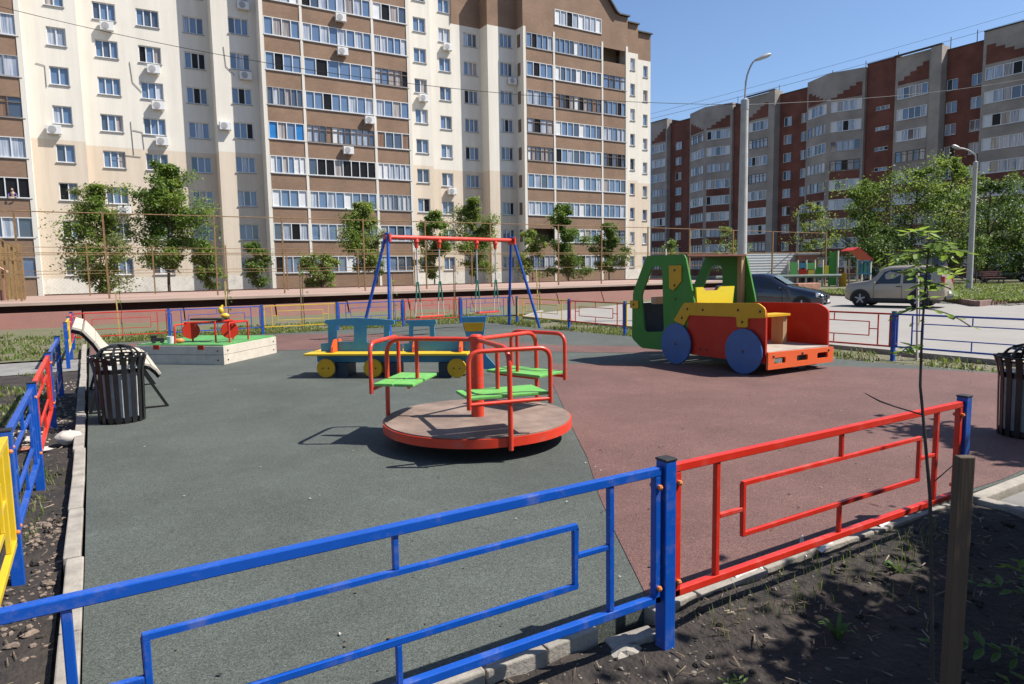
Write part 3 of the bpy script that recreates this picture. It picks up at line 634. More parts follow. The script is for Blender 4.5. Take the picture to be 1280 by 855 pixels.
bw = thing('apartment_building', (25, 60, 0), 'tall cream apartment block with brown brick balcony stacks behind the sports court', 'building')
S = 2.56; H0 = 2.93
P0, P1, PL = 56.7, 58.1, 55.45
X_, NY = (1, 0, 0), (0, -1, 0)
A0 = Plane((0, P0, 0), X_, NY); A1 = Plane((0, P1, 0), X_, NY); AL = Plane((0, PL, 0), X_, NY)
heads = [H0+S*k for k in range(9)]
gw = random.Random(11)
cols = [  # pane columns: plane, u0,u1, panes, levels
    (A0, -1.47, -.37, 2, 10), (A1, 1.32, 2.72, 3, 10), (A1, 4.02, 5.48, 3, 10), (A1, 7.05, 8.5, 3, 10), (A0, 10.02, 11.45, 3, 10),
    (A0, 25.02, 26.2, 2, 10), (A1, 28.1, 29.25, 2, 10), (A1, 30.62, 32.05, 3, 9), (A0, 33.66, 35.0, 3, 9), (A0, 49.46, 50.1, 1, 9), (A1, 52.5, 53.15, 1, 9)]
def ops_for(pl, lo, hi):
    r = []
    for p, a, c, n, lv in cols:
        if p is pl and lo <= a and c <= hi:
            for k in range(lv): r.append((a, c, H0+S*k-1.2, H0+S*k))
    return r
b = MB(); TOPL = 28.6; CR = 23.95; ZS = 10.9
segs = [(A0, -2.8, .3, TOPL, 0), (A1, .3, 8.85, TOPL, 0), (A0, 8.85, 12.0, TOPL, 0), (A0, 24.1, 26.6, TOPL, 0), (A1, 26.6, 29.35, TOPL, 0),
        (A1, 29.35, 32.35, CR, 0), (A0, 32.35, 35.4, CR, 0), (A0, 48.0, 50.5, CR, 0), (A1, 50.5, 53.55, CR, 0)]
for pl, u0, u1, zt, _ in segs:
    wall(b, pl, u0, u1, 1.55, zt, ops_for(pl, u0, u1), 0, zsplit=ZS, mi2=1)
# returns between the planes (side faces)
def ret(x, ya, yb, z0, z1, mi): b.quad((x, ya, z0), (x, yb, z0), (x, yb, z1), (x, ya, z1), mi)
for x, ya, yb, zt in [(.3, P0, P1, TOPL), (8.85, P0, P1, TOPL), (26.6, P0, P1, TOPL), (32.35, P0, P1, CR), (50.5, P0, P1, CR)]:
    ret(x, ya, yb, 1.55, ZS, 1); ret(x, ya, yb, ZS, zt, 0)
ret(53.55, P1, 70, 0, CR, 0); ret(-2.8, PL, P0, 0, TOPL, 0); ret(12.0, PL, P0, 0, TOPL, 0); ret(24.1, PL, P0, 0, TOPL, 0); ret(35.4, PL, P0, 0, CR, 0); ret(48.0, PL, P0, 0, CR, 0)
b.quad((-12, 70, 0), (53.55, 70, 0), (53.55, 70, 26), (-12, 70, 26), 0)
b.build('wall', [M_CREAM, M_CREAM2], bw, fix=False)
# plinth
for grp in (segs[:3], segs[3:7], segs[7:]):
    b = MB()
    for pl, u0, u1, zt, _ in grp: wall(b, pl, u0, u1, -.15, 1.55, [], 0)
    for (pa, a0, a1, _1, _2), (pb2, b0, b1, _3, _4) in zip(grp[:-1], grp[1:]): 
        if pa is not pb2: ret(a1, P0, P1, -.15, 1.55, 0)
    b.build('plinth', M_PLINTH, bw, fix=False)
# brown crown at the right end, with gable curve
b = MB()
wall(b, A1, 29.35, 32.35, CR, 28.2, []); wall(b, A0, 32.35, 35.4, CR, 28.2, []); wall(b, A0, 48.0, 50.5, CR, 26.85, []); wall(b, A1, 50.5, 53.55, CR, 26.75, [])
ret(29.35, P1-.12, P1, CR, 28.2, 0); ret(32.35, P0, P1, CR, 28.2, 0); ret(50.5, P0, P1, CR, 26.9, 0); ret(53.55, P1, 70, CR, 26.75, 0); ret(35.4, PL, P0, CR, 30, 0); ret(48, PL, P0, CR, 27, 0)
b.quad((29.35, P1, 28.2), (53.55, P1, 26.0), (53.55, 70, 26), (29.35, 70, 28.2), 0)
b.build('crown', BR_BROWN, bw, fix=False)
# loggia stacks: brown parapets, cream posts, glazing
def loggia(bays, k0, k1, parapet_mats, edge):
    x0, x1 = edge
    pb = MB(); ops = []
    for (u0, u1, n) in bays:
        for k in range(k0, k1): ops.append((u0, u1, H0+S*k-1.22, H0+S*k+.06))
    return ops
LB1 = [(12.3, 15.0, 4), (15.2, 20.75, 8), (20.95, 23.9, 4)]
LB2 = [(35.75, 38.75, 4), (38.98, 44.6, 8), (44.8, 47.8, 4)]
LB0 = [(-9.6, -6.6, 4), (-6.4, -2.98, 4)]
def stack(bays, x0, x1, ztop, gable=None):
    ops = []
    for (u0, u1, n) in bays:
        for k in range(10 if gable is None else 9): ops.append((u0, u1, H0+S*k-1.26, H0+S*k+.06))
    if gable: ops.append((bays[1][0], bays[1][1], H0+S*9-1.3, H0+S*9+.1))
    pb = MB()
    if gable is None:
        wall(pb, AL, x0, x1, -.15, ztop, ops, 0, depth=.12)
    else:
        wall(pb, AL, x0, x1, -.15, 26.8, ops, 0, depth=.12)
        xm = (x0+x1)/2+.05; pts = [(x0, 26.8), (x1, 26.8)]
        prof = [(x1-1.0, 26.8), (x1-1.6, 27.0), (x1-2.4, 27.9), (x1-3.2, 28.8), (x1-4.2, 29.6), (xm+.6, 30.1), (xm-.6, 30.1), (x0+4.2, 29.6), (x0+3.2, 28.8), (x0+2.2, 28.2), (x0, 28.2), (x0, 26.8)]
        pb.add([AL.p(*q) for q in prof], [tuple(range(len(prof)))])
        pb.add([AL.p(q[0], q[1], -.5) for q in prof], [tuple(reversed(range(len(prof))))])
        for q, r in zip(prof[:-2], prof[1:-1]): pb.quad(AL.p(*q), AL.p(*q, -.5), AL.p(*r, -.5), AL.p(*r))
    pb.build('balcony_parapet', BR_BROWN, bw, fix=False)
    cb = MB(); zt = 23.95 if gable else ztop
    edges = [x0]+[(bays[i][1]+bays[i+1][0])/2 for i in range(len(bays)-1)]+[x1]
    for e in edges:
        w_ = .10 if e not in (x0, x1) else .14
        c = e+(.14 if e == x0 else (-.14 if e == x1 else 0))
        pbox(cb, AL, c-w_, c+w_, -.1, zt, -.02, .045)
    cb.build('balcony_post', M_CREAM, bw, fix=False)
    ib = MB()   # rooms behind the glazing: floor slabs and back wall
    for k in range(11): 
        z = H0+S*k-1.28-.55
        if z < (24.5 if gable else ztop): ib.quad((x0, PL+.16, z), (x1, PL+.16, z), (x1, P0+.6, z), (x0, P0+.6, z))
    ib.quad((x0, P0+.6, -.1), (x1, P0+.6, -.1), (x1, P0+.6, 26), (x0, P0+.6, 26))
    ib.build('balcony_interior', mat('balcony_back_wall', (.30, .24, .19), .9), bw, fix=False)
stack(LB1, 12.0, 24.1, TOPL); stack(LB0, -12.5, -2.8, TOPL); stack(LB2, 35.4, 48.0, 26.8, gable=True)
STY = {0: ('pvc', (12, 46, 26, 6, 8, 0), ()), 1: ('old', (20, 20, 22, 22, 14, 2), ()), 2: ('steel', (24, 30, 26, 10, 6, 0), ())}
def glaze(bays, nlev, over={}):
    for bi, (u0, u1, n) in enumerate(bays):
        for k in range(nlev):
            key = (bi, k); sty, wts, solid = STY[gw.choices((0, 1, 2), (72, 13, 15))[0]]; nn = n if sty == 'pvc' else n+gw.choice((0, 1, 1)); panes = None
            if sty == 'pvc' and gw.random() < .22: solid = (0,) if gw.random() < .5 else (0, nn-1)
            if sty == 'pvc' and n == 8 and gw.random() < .5: solid = tuple(solid)+(4,)
            if key in over:
                ov = over[key]
                if ov is None: continue
                sty = ov.get('s', sty); nn = ov.get('n', nn); panes = ov.get('p'); solid = ov.get('solid', solid)
            window(AL, bw, u0, u1, H0+S*k-1.26, H0+S*k+.06, nn, .06, gw, sty, wts, name='balcony_window', sill=True, panes=panes, fw=.05, solid=solid)
glaze(LB1, 10, {(0, 4): dict(s='pvc', n=4, p=[7, 3, 1, 7], solid=()), (0, 3): dict(s='pvc', n=6, p=[6, 1, 3, 1, 6, 6], solid=()), (1, 3): dict(s='pvc', n=8, p=[0, 4, 4, 3, 4, 4, 4, 4], solid=()),
                (1, 4): dict(s='old', n=11, p=[2, 2, 0, 5, 3, 2, 0, 2]), (1, 6): dict(s='pvc', n=6, p=[1, 4, 1, 1, 1, 1], solid=()), (1, 5): dict(s='pvc', n=8, p=[1, 1, 4, 1, 1, 2, 1, 2], solid=()),
                (0, 5): dict(s='steel', n=6, p=[0, 2, 0, 3, 0, 0]), (2, 4): dict(s='pvc', n=4, p=[5, 0, 0, 5], solid=()), (2, 3): dict(s='pvc', n=6, p=[6, 6, 2, 2, 2, 2], solid=(0,)), (0, 7): dict(s='pvc', n=4, p=[1, 3, 3, 1], solid=()),
                (0, 6): dict(s='pvc', n=4, p=[1, 4, 1, 1], solid=()), (1, 7): dict(s='pvc', n=8, p=[2, 1, 2, 1], solid=()), (2, 7): dict(s='pvc', n=5, p=[2, 2, 1, 1, 2], solid=()), (2, 2): dict(s='steel', n=7, p=[2, 8, 2, 0])})
glaze(LB0, 10, {(1, 2): dict(s='pvc', n=5, p=[4, 4, 4], solid=()), (1, 3): dict(s='pvc', n=4, p=[2, 2, 2, 2], solid=()), (1, 5): dict(s='steel', n=4, p=[1, 2, 2, 2]), (1, 4): dict(s='old', n=4, p=[5, 5, 5, 0])})
glaze(LB2, 9, {(2, 8): None, (1, 6): dict(s='old', n=10, p=[5, 0, 4, 3, 0, 4, 3, 0]), (1, 8): dict(s='steel', n=10, p=[1, 1, 1, 0]), (0, 8): dict(s='steel', n=5, p=[1, 4, 1, 1, 2]), (1, 7): dict(s='pvc', n=9, p=[6, 0, 1, 0, 6, 0, 1, 1, 0], solid=(0, 4)),
               (0, 4): dict(s='old', n=6, p=[6, 3, 0, 3, 3, 0]), (2, 4): dict(s='old', n=5, p=[0, 4, 0, 4, 0]), (0, 7): dict(s='pvc', n=4, p=[1, 4, 1, 1], solid=()), (0, 1): None, (2, 5): dict(s='steel', n=5, p=[2, 2, 1, 2, 2])})
window(AL, bw, LB2[1][0], LB2[1][1], H0+S*9-1.3, H0+S*9+.1, 8, .06, gw, 'pvc', name='balcony_window', panes=[6, 2, 4, 2, 6, 2, 2, 6], solid=(0, 4, 7))
# ordinary windows
for p, a, c, n, lv in cols:
    for k in range(lv):
        pn = None
        window(p, bw, a, c, H0+S*k-1.2, H0+S*k, n, .18, gw, 'pvc', (22, 54, 14, 4, 6, 0), panes=pn, fw=.06)
# louvred slots on the side face of the right stack
AS = Plane((35.4, 0, 0), (0, 1, 0), (-1, 0, 0))
AS = Plane((35.4, 0, 0), (0, 1, 0), (-1, 0, 0))
for k in range(9):
    b = MB(); pbox(b, AS, PL+.45, PL+.95, H0+S*k-1.2, H0+S*k-.05, -.02, .03); b.build('louvre_panel', M_OLDFR, bw, fix=False)
# roof flashings
b = MB()
for (x0, x1, yy, z) in [(48.0, 50.5, P0, 26.85), (50.5, 53.6, P1, 26.75), (46.7, 48.1, PL, 26.85)]: b.box(x0-.05, x1+.05, yy-.25, 70, z, z+.13)
xm, x0, x1 = 41.75, 35.4, 48.0
prof = [(x1-1.3, 26.86), (x1-1.6, 27.0), (x1-2.4, 27.9), (x1-3.2, 28.8), (x1-4.2, 29.6), (xm+.6, 30.1), (xm-.6, 30.1)]
for q, r in zip(prof[:-1], prof[1:]): b.bar((q[0], PL-.1, q[1]+.05), (r[0], PL-.1, r[1]+.05), .5, .14)
b.build('roof', M_ROOF, bw, fix=False)
# facade cables
b = MB()
for (pl, pts) in [(A1, [(3.4, 17.0), (3.5, 15.6), (4.3, 14.7)]), (A1, [(3.3, 12.2), (3.9, 12.1), (3.95, 10.9)]), (A1, [(3.2, 12.8), (3.25, 10.4)]), (A0, [(9.6, 18.6), (9.7, 17.2), (10.3, 16.6)]), (A1, [(2.0, 10.4), (3.7, 10.3)]),
                  (A0, [(-2.2, 15.8), (-1.7, 15.7), (-1.7, 14.3)])]:
    b = MB(); b.tube([pl.p(u, z, .03) for u, z in pts], .016, 5); b.build('cable', M_PLAST, bw, fix=False)

# person leaning out of the open balcony window at far left
pr = thing('person', (-4.0, PL-.02, H0+S*2-1.26), 'tiny distant person in a dark blue shirt leaning on an open balcony sill', 'person')
b = MB()
pr.scale = (.85, .85, .85)
b.tube([(0, .25, -.25), (0, .2, .1), (0, .12, .34), (0, .06, .44), (0, .02, .5)], [.17, .17, .19, .12, .055], 12)
for s in (-1, 1): b.tube([(s*.17, .12, .36), (s*.27, .0, .16), (s*.22, -.16, .05), (s*.06, -.2, .06)], [.06, .052, .042, .035], 8)
b.ball((0, -.02, .61), .105, 12, 0, (.85, 1, 1.15))
o = b.build('body', M_SKIN, pr, smooth=True, local=True)
b = MB(); b.tube([(0, .26, -.26), (0, .21, .1), (0, .13, .35), (0, .09, .43)], [.18, .18, .2, .11], 12)
for s in (-1, 1): b.tube([(s*.17, .12, .37), (s*.275, .0, .17), (s*.24, -.1, .09)], [.075, .066, .056], 8)
b.build('shirt', M_SHIRT, pr, smooth=True, local=True)
b = MB(); b.ball((0, .01, .64), .112, 12, 0, (.9, 1, 1.0)); b.build('hair', M_HAIR, pr, smooth=True, local=True)

# air conditioners
ORD = ['ground', 'second', 'third', 'fourth', 'fifth', 'sixth', 'seventh', 'eighth', 'ninth', 'tenth', 'eleventh']
def ac(loc, label, first=[None]):
    if first[0] is None:
        t = thing('air_conditioner', loc, label, 'air conditioner', 0, 'outdoor air conditioner units on the cream block')
        b = MB(); b.box(-.42, .42, -.38, -.08, 0, .58); b.box(-.38, -.34, -.36, 0, -.06, 0); b.box(.34, .38, -.36, 0, -.06, 0)
        b.build('casing', M_FRAME, t, local=True, bevel=.02)
        b = MB(); b.lathe([(.0, 0), (.24, 0), (.24, .015), (0, .015)], 16, (-.1, -.395, .29), 'y'); b.build('fan_grille', M_GREYFR, t, local=True)
        first[0] = t; return t
    t = copy_tree(first[0]); t.location = loc; t['label'] = label; return t
NM = {0: 'two-pane column', 1: 'first three-pane column', 2: 'second three-pane column', 4: 'column left of the middle balconies',
      5: 'column right of the middle balconies', 6: 'second column past the middle balconies', 7: 'third column', 8: 'column left of the right balconies', 10: 'outermost narrow column at the right end'}
for ci, k, du in [(0, 4, -.55), (1, 2, .35), (1, 7, .1), (2, 6, .15), (2, 5, .3), (2, 4, .4), (4, 8, .4), (4, 6, .3), (4, 4, -1.35), (5, 6, .1), (6, 8, .2), (6, 3, .3), (8, 7, .5)]:
    p, a, c, n, lv = cols[ci]; dn = -1.95 if not (ci == 4 and k == 4) else -.7
    u = (a+c)/2+du
    yy = P0 if p is A0 else P1
    ac((u, yy, H0+S*k+dn), f'white air conditioner, {ORD[k]} storey, {NM[ci]}')
for ui, k in [(18.2, 8), (18.25, 7), (20.3, 5), (18.4, 4)]:
    ac((ui, PL, H0+S*k-2.02), f'white air conditioner on the middle brown balcony parapet below the {ORD[k]} storey glazing')

# ================================================================== RED BRICK BLOCK
br = thing('apartment_building', (100, 62, 0), 'long red and grey brick apartment block in shade behind the trees at right', 'building')
XR = 91.0; SR = 2.66; HR = 23.9   # top row head
gr = random.Random(5)
RP = Plane((XR, 0, 0), (0, -1, 0), (-1, 0, 0))      # u = -Y
def rw(y): return -y
heads_r = [HR-SR*k for k in range(9)]
b = MB(); gb = MB()
WT = (30, 26, 26, 12, 6, 0)
def redwall(y1, y0, z1, cols_, slit=False, x=XR):
    pl = Plane((x, 0, 0), (0, -1, 0), (-1, 0, 0)); ops = []
    for yc, w_ in cols_:
        for h in heads_r:
            if slit: ops.append((-yc-w_/2, -yc+w_/2, h-SR*.52-.5, h-SR*.52))
            else: ops.append((-yc-w_/2, -yc+w_/2, h-1.35, h))
    wall(b, pl, -y1, -y0, -.15, z1, ops, 0)
    for o in ops: window(pl, br, o[0], o[1], o[2], o[3], 2 if not slit else 3, .18, gr, 'pvc', WT, fw=.06)
redwall(93.4, 88.3, 27.4, [(91.4, 1.5)]); redwall(79.0, 75.6, 27.3, []); redwall(70.2, 65.3, 27.35, [(68.8, 1.4), (66.0, 1.0)])
redwall(56.5, 52.1, 28.2, [(54.2, 1.9)], True); redwall(46.3, 41.9, 27.4, [(45.6, 1.3), (42.85, 1.2)]); redwall(36.5, 31, 27.4, [(34.5, 1.4)]); redwall(31, 10, 27.4, [])
def greystack(y1, y0, ztop, x, nred):
    """flat-fronted loggia stack on the facade"""
    pl = Plane((x, 0, 0), (0, -1, 0), (-1, 0, 0)); ops = [(-y1+.35, -y0-.35, h-1.3, h+.1) for h in heads_r]
    wall(gb, pl, -y1, -y0, -.15, ztop, ops, 0, depth=.1)
    for yy in (y1, y0): gb.quad((x, yy, -.15), (XR+.3, yy, -.15), (XR+.3, yy, ztop), (x, yy, ztop))
    gb.quad((x, y1, ztop), (x, y0, ztop), (XR+8, y0, ztop), (XR+8, y1, ztop))
    for i, o in enumerate(ops):
        st = gr.choices(('pvc', 'old', 'steel'), (60, 15, 25))[0]
        window(pl, br, o[0], o[1], o[2], o[3], 5, .06, gr, st, (22, 16, 44, 12, 6, 0), name='balcony_window', fw=.07, solid=((0,) if gr.random() < .3 else ((0, 4) if gr.random() < .3 else ())))
        if i >= 9-nred: pbox(b, pl, -y1+.38, -y0-.38, heads_r[i]-1.34-1.12, heads_r[i]-1.36, -.02, .03)
    # stepped red brick pattern under the parapet
    L = (y1-y0)-.7; 
    for q in range(5):
        pbox(b, pl, -y1+.35+L*q/5, -y1+.35+L*(q+1)/5, HR+.5, HR+1.0+.42*(q if gr_dir else 4-q), -.02, .03)
gr_dir = True
greystack(97.6, 93.4, 28.2, XR-.9, 5); greystack(75.6, 71.3, 28.0, XR-.9, 5); greystack(52.1, 47.6, 27.9, XR-.9, 5)
gr_dir = False
greystack(41.9, 36.5, 28.1, XR-.9, 5)
def pil(y1, y0, zt): gb.box(XR-1.3, XR+.5, y0, y1, -.15, zt)
pil(71.3, 70.2, 28.05); pil(47.6, 46.3, 27.95)
def bay(y1, ym, y0, xm, ztop, nred):
    """two-faced projecting bay"""
    for ya, xa, yb, xb in [(y1, XR-.4, ym, xm), (ym, xm, y0, XR-.4)]:
        d = Vector((xb-xa, yb-ya, 0)); L = d.length; d.normalize(); n = Vector((d.y, -d.x, 0))
        if n.x > 0: n = -n
        pl = Plane((xa, ya, 0), d, n); ops = [(.4, L-.3, h-1.3, h+.12) for h in heads_r]
        wall(gb, pl, 0, L, -.15, ztop, ops, 0, depth=.1)
        for i, o in enumerate(ops):
            st = gr.choices(('pvc', 'old', 'steel'), (64, 12, 24))[0]
            window(pl, br, o[0], o[1], o[2], o[3], 5, .06, gr, st, (22, 16, 44, 12, 6, 0), name='balcony_window', fw=.07, solid=((0, 4) if gr.random() < .4 else ()))
            if i >= 9-nred+(1 if ya == y1 else 0): pbox(b, pl, .42, L-.32, heads_r[i]-1.34-1.12, heads_r[i]-1.36, -.02, .03)
        for q in range(5):
            k = q if ya == y1 else 4-q
            pbox(b, pl, .35+(L-.7)*q/5, .35+(L-.7)*(q+1)/5, HR+.45, HR+2.3-.4*k, -.02, .03)
    for yy in (y1, y0): gb.quad((XR-.4, yy, -.15), (XR+.3, yy, -.15), (XR+.3, yy, ztop), (XR-.4, yy, ztop))
    gb.add([(XR-.4, y1, ztop), (xm, ym, ztop), (XR-.4, y0, ztop), (XR+6, y0, ztop), (XR+6, y1, ztop)], [(0, 1, 2, 3, 4)])
bay(88.3, 83.4, 79.0, XR-2.0, 28.1, 6); bay(65.3, 60.8, 56.5, XR-2.0, 28.0, 6)
b.quad((XR, 97, 27.3), (XR, 10, 27.3), (XR+12, 10, 27.3), (XR+12, 97, 27.3)); b.quad((XR+12, 97, 0), (XR+12, 10, 0), (XR+12, 10, 27.3), (XR+12, 97, 27.3))
b.quad((XR, 10, 0), (XR+12, 10, 0), (XR+12, 10, 27.3), (XR, 10, 27.3)); b.quad((XR, 97.6, 0), (XR+12, 97.6, 0), (XR+12, 97.6, 27.3), (XR, 97.6, 27.3))
b.box(XR-.05, XR+6, 52.1, 56.5, 28.2, 28.3)
b.build('wall', BR_RED, br, fix=False); gb.build('balcony_stack', BR_GREY, br, fix=False)
rb = MB()
for y1, y0, z, x in [(97.6, 93.4, 28.2, XR-.9), (75.6, 70.2, 28.05, XR-1.3), (52.1, 46.3, 27.98, XR-1.3), (41.9, 36.5, 28.12, XR-.9), (93.4, 88.3, 27.4, XR), (79, 75.6, 27.3, XR), (70.2, 65.3, 27.35, XR), (56.5, 52.1, 28.3, XR), (46.3, 41.9, 27.4, XR), (36.5, 10, 27.4, XR)]:
    rb = MB(); rb.box(x-.12, x+.35, y0, y1, z+.003, z+.12); rb.build('roof_edge', M_ROOF, br, fix=False)
ab = MB()
for y in (80, 72, 63, 58, 53.5, 47, 44):
    ab = MB(); ab.tube([(XR+2, y, 27.3), (XR+2, y, 29.5)], .05, 5); ab.build('antenna', M_ROOF, br, fix=False)
# ================================================================== SPORTS COURT
ct = thing('court_platform', (14, 30, 0), 'long low court platform with a faded red wall, dark recess and boarded deck', 'platform')
rw_ = random.Random(17); xw = -14.0
while xw < 35:
    Lw = rw_.uniform(2.2, 3.4); dz = rw_.uniform(-.03, .02); dy = rw_.uniform(-.03, .03)
    b = MB(); b.prism([(28.3+dy, -.2), (29.1, -.2), (29.1, .40+dz), (28.58+dy, .40+dz)], xw, xw+Lw-rw_.uniform(.015, .05), lambda a, c, t: (t, a, c)); b.build('wall_slab', M_COURT, ct, bevel=.015)
    xw += Lw
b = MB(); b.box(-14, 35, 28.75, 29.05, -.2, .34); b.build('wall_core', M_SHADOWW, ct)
b = MB(); b.box(-14, 35, 29.3, 29.5, .2, .655); b.build('recess_shade_board', M_SHADOWW, ct)  # dark colour here paints the shade under the deck overhang
b = MB(); b.box(-14, 35, 28.75, 40.2, .66, .742); b.build('deck', M_CDECK, ct)
b = MB(); b.box(-14, 35, 28.66, 28.75, .66, .755); b.build('edge_board', mat('pale_edge_board', (.46, .34, .27), .85, .3, 1.5, stretch=(.2, 1, 1)), ct)
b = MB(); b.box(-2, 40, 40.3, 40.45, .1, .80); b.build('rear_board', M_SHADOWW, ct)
sheet('court_ground', [(-14, 40), (46, 40), (46, 56.5), (-14, 56.5)], .02, M_GROUND)
# tall sports fence
sf = thing('sports_fence', (14, 31.6, .742), 'tall rusty steel court fence of slim posts and wires standing on the platform', 'fence')
rf = random.Random(4)
for i, x in enumerate((-6.0, -2.29, .56, 4.56, 7.35, 11.09, 14.28, 18.02, 22.33, 25.38, 29.0)):
    b = MB(); b.bar((x, 31.6, .742), (x+rf.uniform(-.03, .03), 31.6+rf.uniform(-.03, .03), 4.10), .07 if x < 3 else .058); b.build('post', M_RUST, sf)
for x in (32.5, 36.5, 40.5, 46.5):
    b = MB(); b.bar((x, 31.6, -.1), (x, 31.6, 4.0), .08); b.build('post', M_RUST, sf)
for x, zt in [(-.1, 3.2), (2.6, 3.1), (5.9, 3.1), (8.9, 2.9), (12.8, 2.9), (16.2, 2.8), (20, 2.8)]:
    b = MB(); b.bar((x, 37.5, .742), (x, 37.5, zt), .06); b.build('post', M_RUST, sf)
def sag(p, q, s, n=10): 
    p = Vector(p); q = Vector(q); return [p.lerp(q, i/n)-Vector((0, 0, s*4*(i/n)*(1-i/n))) for i in range(n+1)]
b = MB(); b.tube([(-6, 31.6, 4.09), (29, 31.6, 4.04), (46.5, 31.6, 3.95)], .022, 6); b.build('rail', M_RUST, sf)
for z, r in ((2.55, .016), (2.48, .012), (1.75, .010)):
    b = MB(); b.tube([(-6, 31.6, z), (10, 31.6, z-.03), (29, 31.6, z-.02), (46.5, 31.6, z)], r, 5); b.build('rail', M_RUST, sf)
b = MB(); b.tube([(-6, 37.5, 3.0), (20, 37.5, 2.85)], .014, 5); b.tube([(-6, 37.5, 1.9), (20, 37.5, 1.9)], .012, 5); b.build('rail', M_RUST, sf)
b = MB()   # thin chain-link diagonals
for i in range(260):
    x = -6+i*.14
    b.tube([(x, 31.61, 2.5), (x+1.6, 31.61, .9)], .0013, 3, caps=False); b.tube([(x+1.6, 31.615, 2.5), (x, 31.615, .9)], .0013, 3, caps=False)
tag(b.build('chain_link', M_RUST, sf, fix=False), None, None, None, None)

# slatted wooden screen and little red house at left
sl_ = thing('slat_screen', (-5.2, 33.5, .742), 'olive brown wooden slat screen with a sloping top at the left end of the court', 'fence')
b = MB()
for i in range(8):
    x = -4.2+i*.265; h = 3.86-.17*i
    b.box(x, x+.07, 33.1+rf.uniform(-.02, .02), 33.17, .742, max(2.75, h)+rf.uniform(-.04, .04))
b.build('slat', M_RUST, sl_)
b = MB()
for i in range(36): b.box(-8.1+i*.16, -8.1+i*.16+.148, 34.7+rf.uniform(0, .02), 34.74, .75, 3.0+rf.uniform(-.04, .04))
b.build('backing_board', M_SLAT, sl_)
b = MB(); b.bar((-6, 33.08, 3.9), (-4.2, 33.08, 3.95), .06); b.bar((-4.2, 33.08, 3.95), (-2.4, 33.08, 2.78), .06); b.bar((-6, 33.08, 2.3), (-2.3, 33.08, 2.3), .05); b.build('rail', M_RUST, sl_)
ph = thing('playhouse', (-3.7, 33.9, .742), 'small red playhouse half hidden behind the slat screen at far left', 'playhouse')
b = MB(); wl = Plane((-4.5, 33.5, .742), (1, 0, 0), (0, -1, 0)); wall(b, wl, 0, 1.5, 0, 1.15, [(.55, .85, .5, 1.0), (1.05, 1.3, .5, 1.0)], 0, .08)
b.quad((-3.0, 33.5, .742), (-3.0, 34.4, .742), (-3.0, 34.4, 1.89), (-3.0, 33.5, 1.89)); b.build('wall', M_COURT, ph, fix=False)
b = MB(); b.prism([(-4.65, 1.9), (-3.72, 2.5), (-2.85, 1.9), (-2.85, 1.84), (-3.72, 2.42), (-4.65, 1.84)], 33.35, 34.5, lambda a, c, t: (a, t, c)); b.build('roof', mat('pink_roof', (.5, .3, .24), .8, .1, 2), ph)
b = MB(); b.prism([(-4.45, 1.893), (-3.72, 2.41), (-3.02, 1.893)], 33.5, 33.53, lambda a, c, t: (a, t, c)); b.build('gable', mat('pink_gable', (.55, .36, .30), .8, .1, 2), ph)
for x0 in (-3.95, -3.45):
    b = MB(); b.box(x0, x0+.3 if x0 < -3.5 else x0+.25, 33.575, 33.585, 1.242, 1.742); b.build('window', M_PANEL, ph)

# ================================================================== TREES
GT = 'young trees planted along the cream block'
tree((.6, 47, 0), 7.1, 1.95, 1.0, 131, 'sprawling sparse tree with pale drooping sprays, leftmost before the cream block', GT, 21000, 0.165, (L_MID, L_OLIVE, L_LIT), .06, 1, clumps=58)
tree((4.1, 47, 0), 8.5, 1.85, 2.0, 32, 'tallest dense dark green tree before the cream block, left half of the photo', GT, 29000, 0.17, (L_MID, L_LIT, L_DRK), .09, clumps=70)
tree((6.5, 48, 0), 3.9, .75, .8, 33, 'small slim bush tree just right of the tallest tree by the block', GT, 5187, 0.19, (L_MID, L_LIT, L_DRK), .04)
tree((9.6, 48.5, 0), 3.7, .85, .9, 34, 'small dark round topped tree under the middle balconies at their left edge', GT, 5985, 0.19, (L_DRK, L_MID, L_DRK), .045)
tree((13.2, 46, 0), 2.9, 1.15, .2, 35, 'low spreading bush growing on the court edge below the middle balconies', GT, 7181, 0.19, (L_MID, L_LIT, L_OLIVE), .035, 3)
tree((17.6, 47.5, 0), 6.7, 1.75, 1.7, 36, 'broad soft green tree left of the swing frame, with three thin stems', GT, 19551, 0.17, (L_LIT, L_MID, L_OLIVE), .055, 3, clumps=40)
tree((22.4, 48, 0), 6.2, 1.15, 1.4, 37, 'slender green tree seen through the swing frame, left of the two', GT, 13965, 0.17, (L_MID, L_LIT, L_DRK), .055, clumps=40)
tree((26.0, 48, 0), 7.4, 1.45, 1.6, 38, 'taller loose tree seen through the swing frame, right of the two', GT, 16758, 0.17, (L_MID, L_LIT, L_OLIVE), .07, clumps=40)
tree((31.7, 48.5, 0), 4.9, 1.25, .9, 39, 'thin pale young tree between the swing and the dark oval tree', GT, 5187, 0.19, (L_LIT, L_OLIVE, L_MID), .04)
tree((35.0, 48, 0), 7.1, 1.65, 1.1, 40, 'dark oval tree standing right of the swing before the right balconies', GT, 21411, 0.17, (L_DRK, L_MID, L_MID), .075, clumps=40)
tree((39.9, 48.5, 0), 5.7, 1.45, 1.4, 41, 'uneven grey green tree at the right corner of the cream block', GT, 13406, 0.17, (L_MID, L_OLIVE, L_DRK), .06, clumps=40)
GR = 'large trees beside the red block'
tree((55.0, 48.5, 0), 5.7, 1.9, 1.0, 42, 'small bright tree just above the roof of the toy truck', GR, 2200, .2, (L_LIT, L_MID, L_OLIVE), .08)
tree((43.2, 44.2, 0), 4.1, 1.2, 1.0, 43, 'small dark bush peeping over the left end of the toy truck roof', GR, 1300, .17, (L_MID, L_DRK, L_LIT), .06)
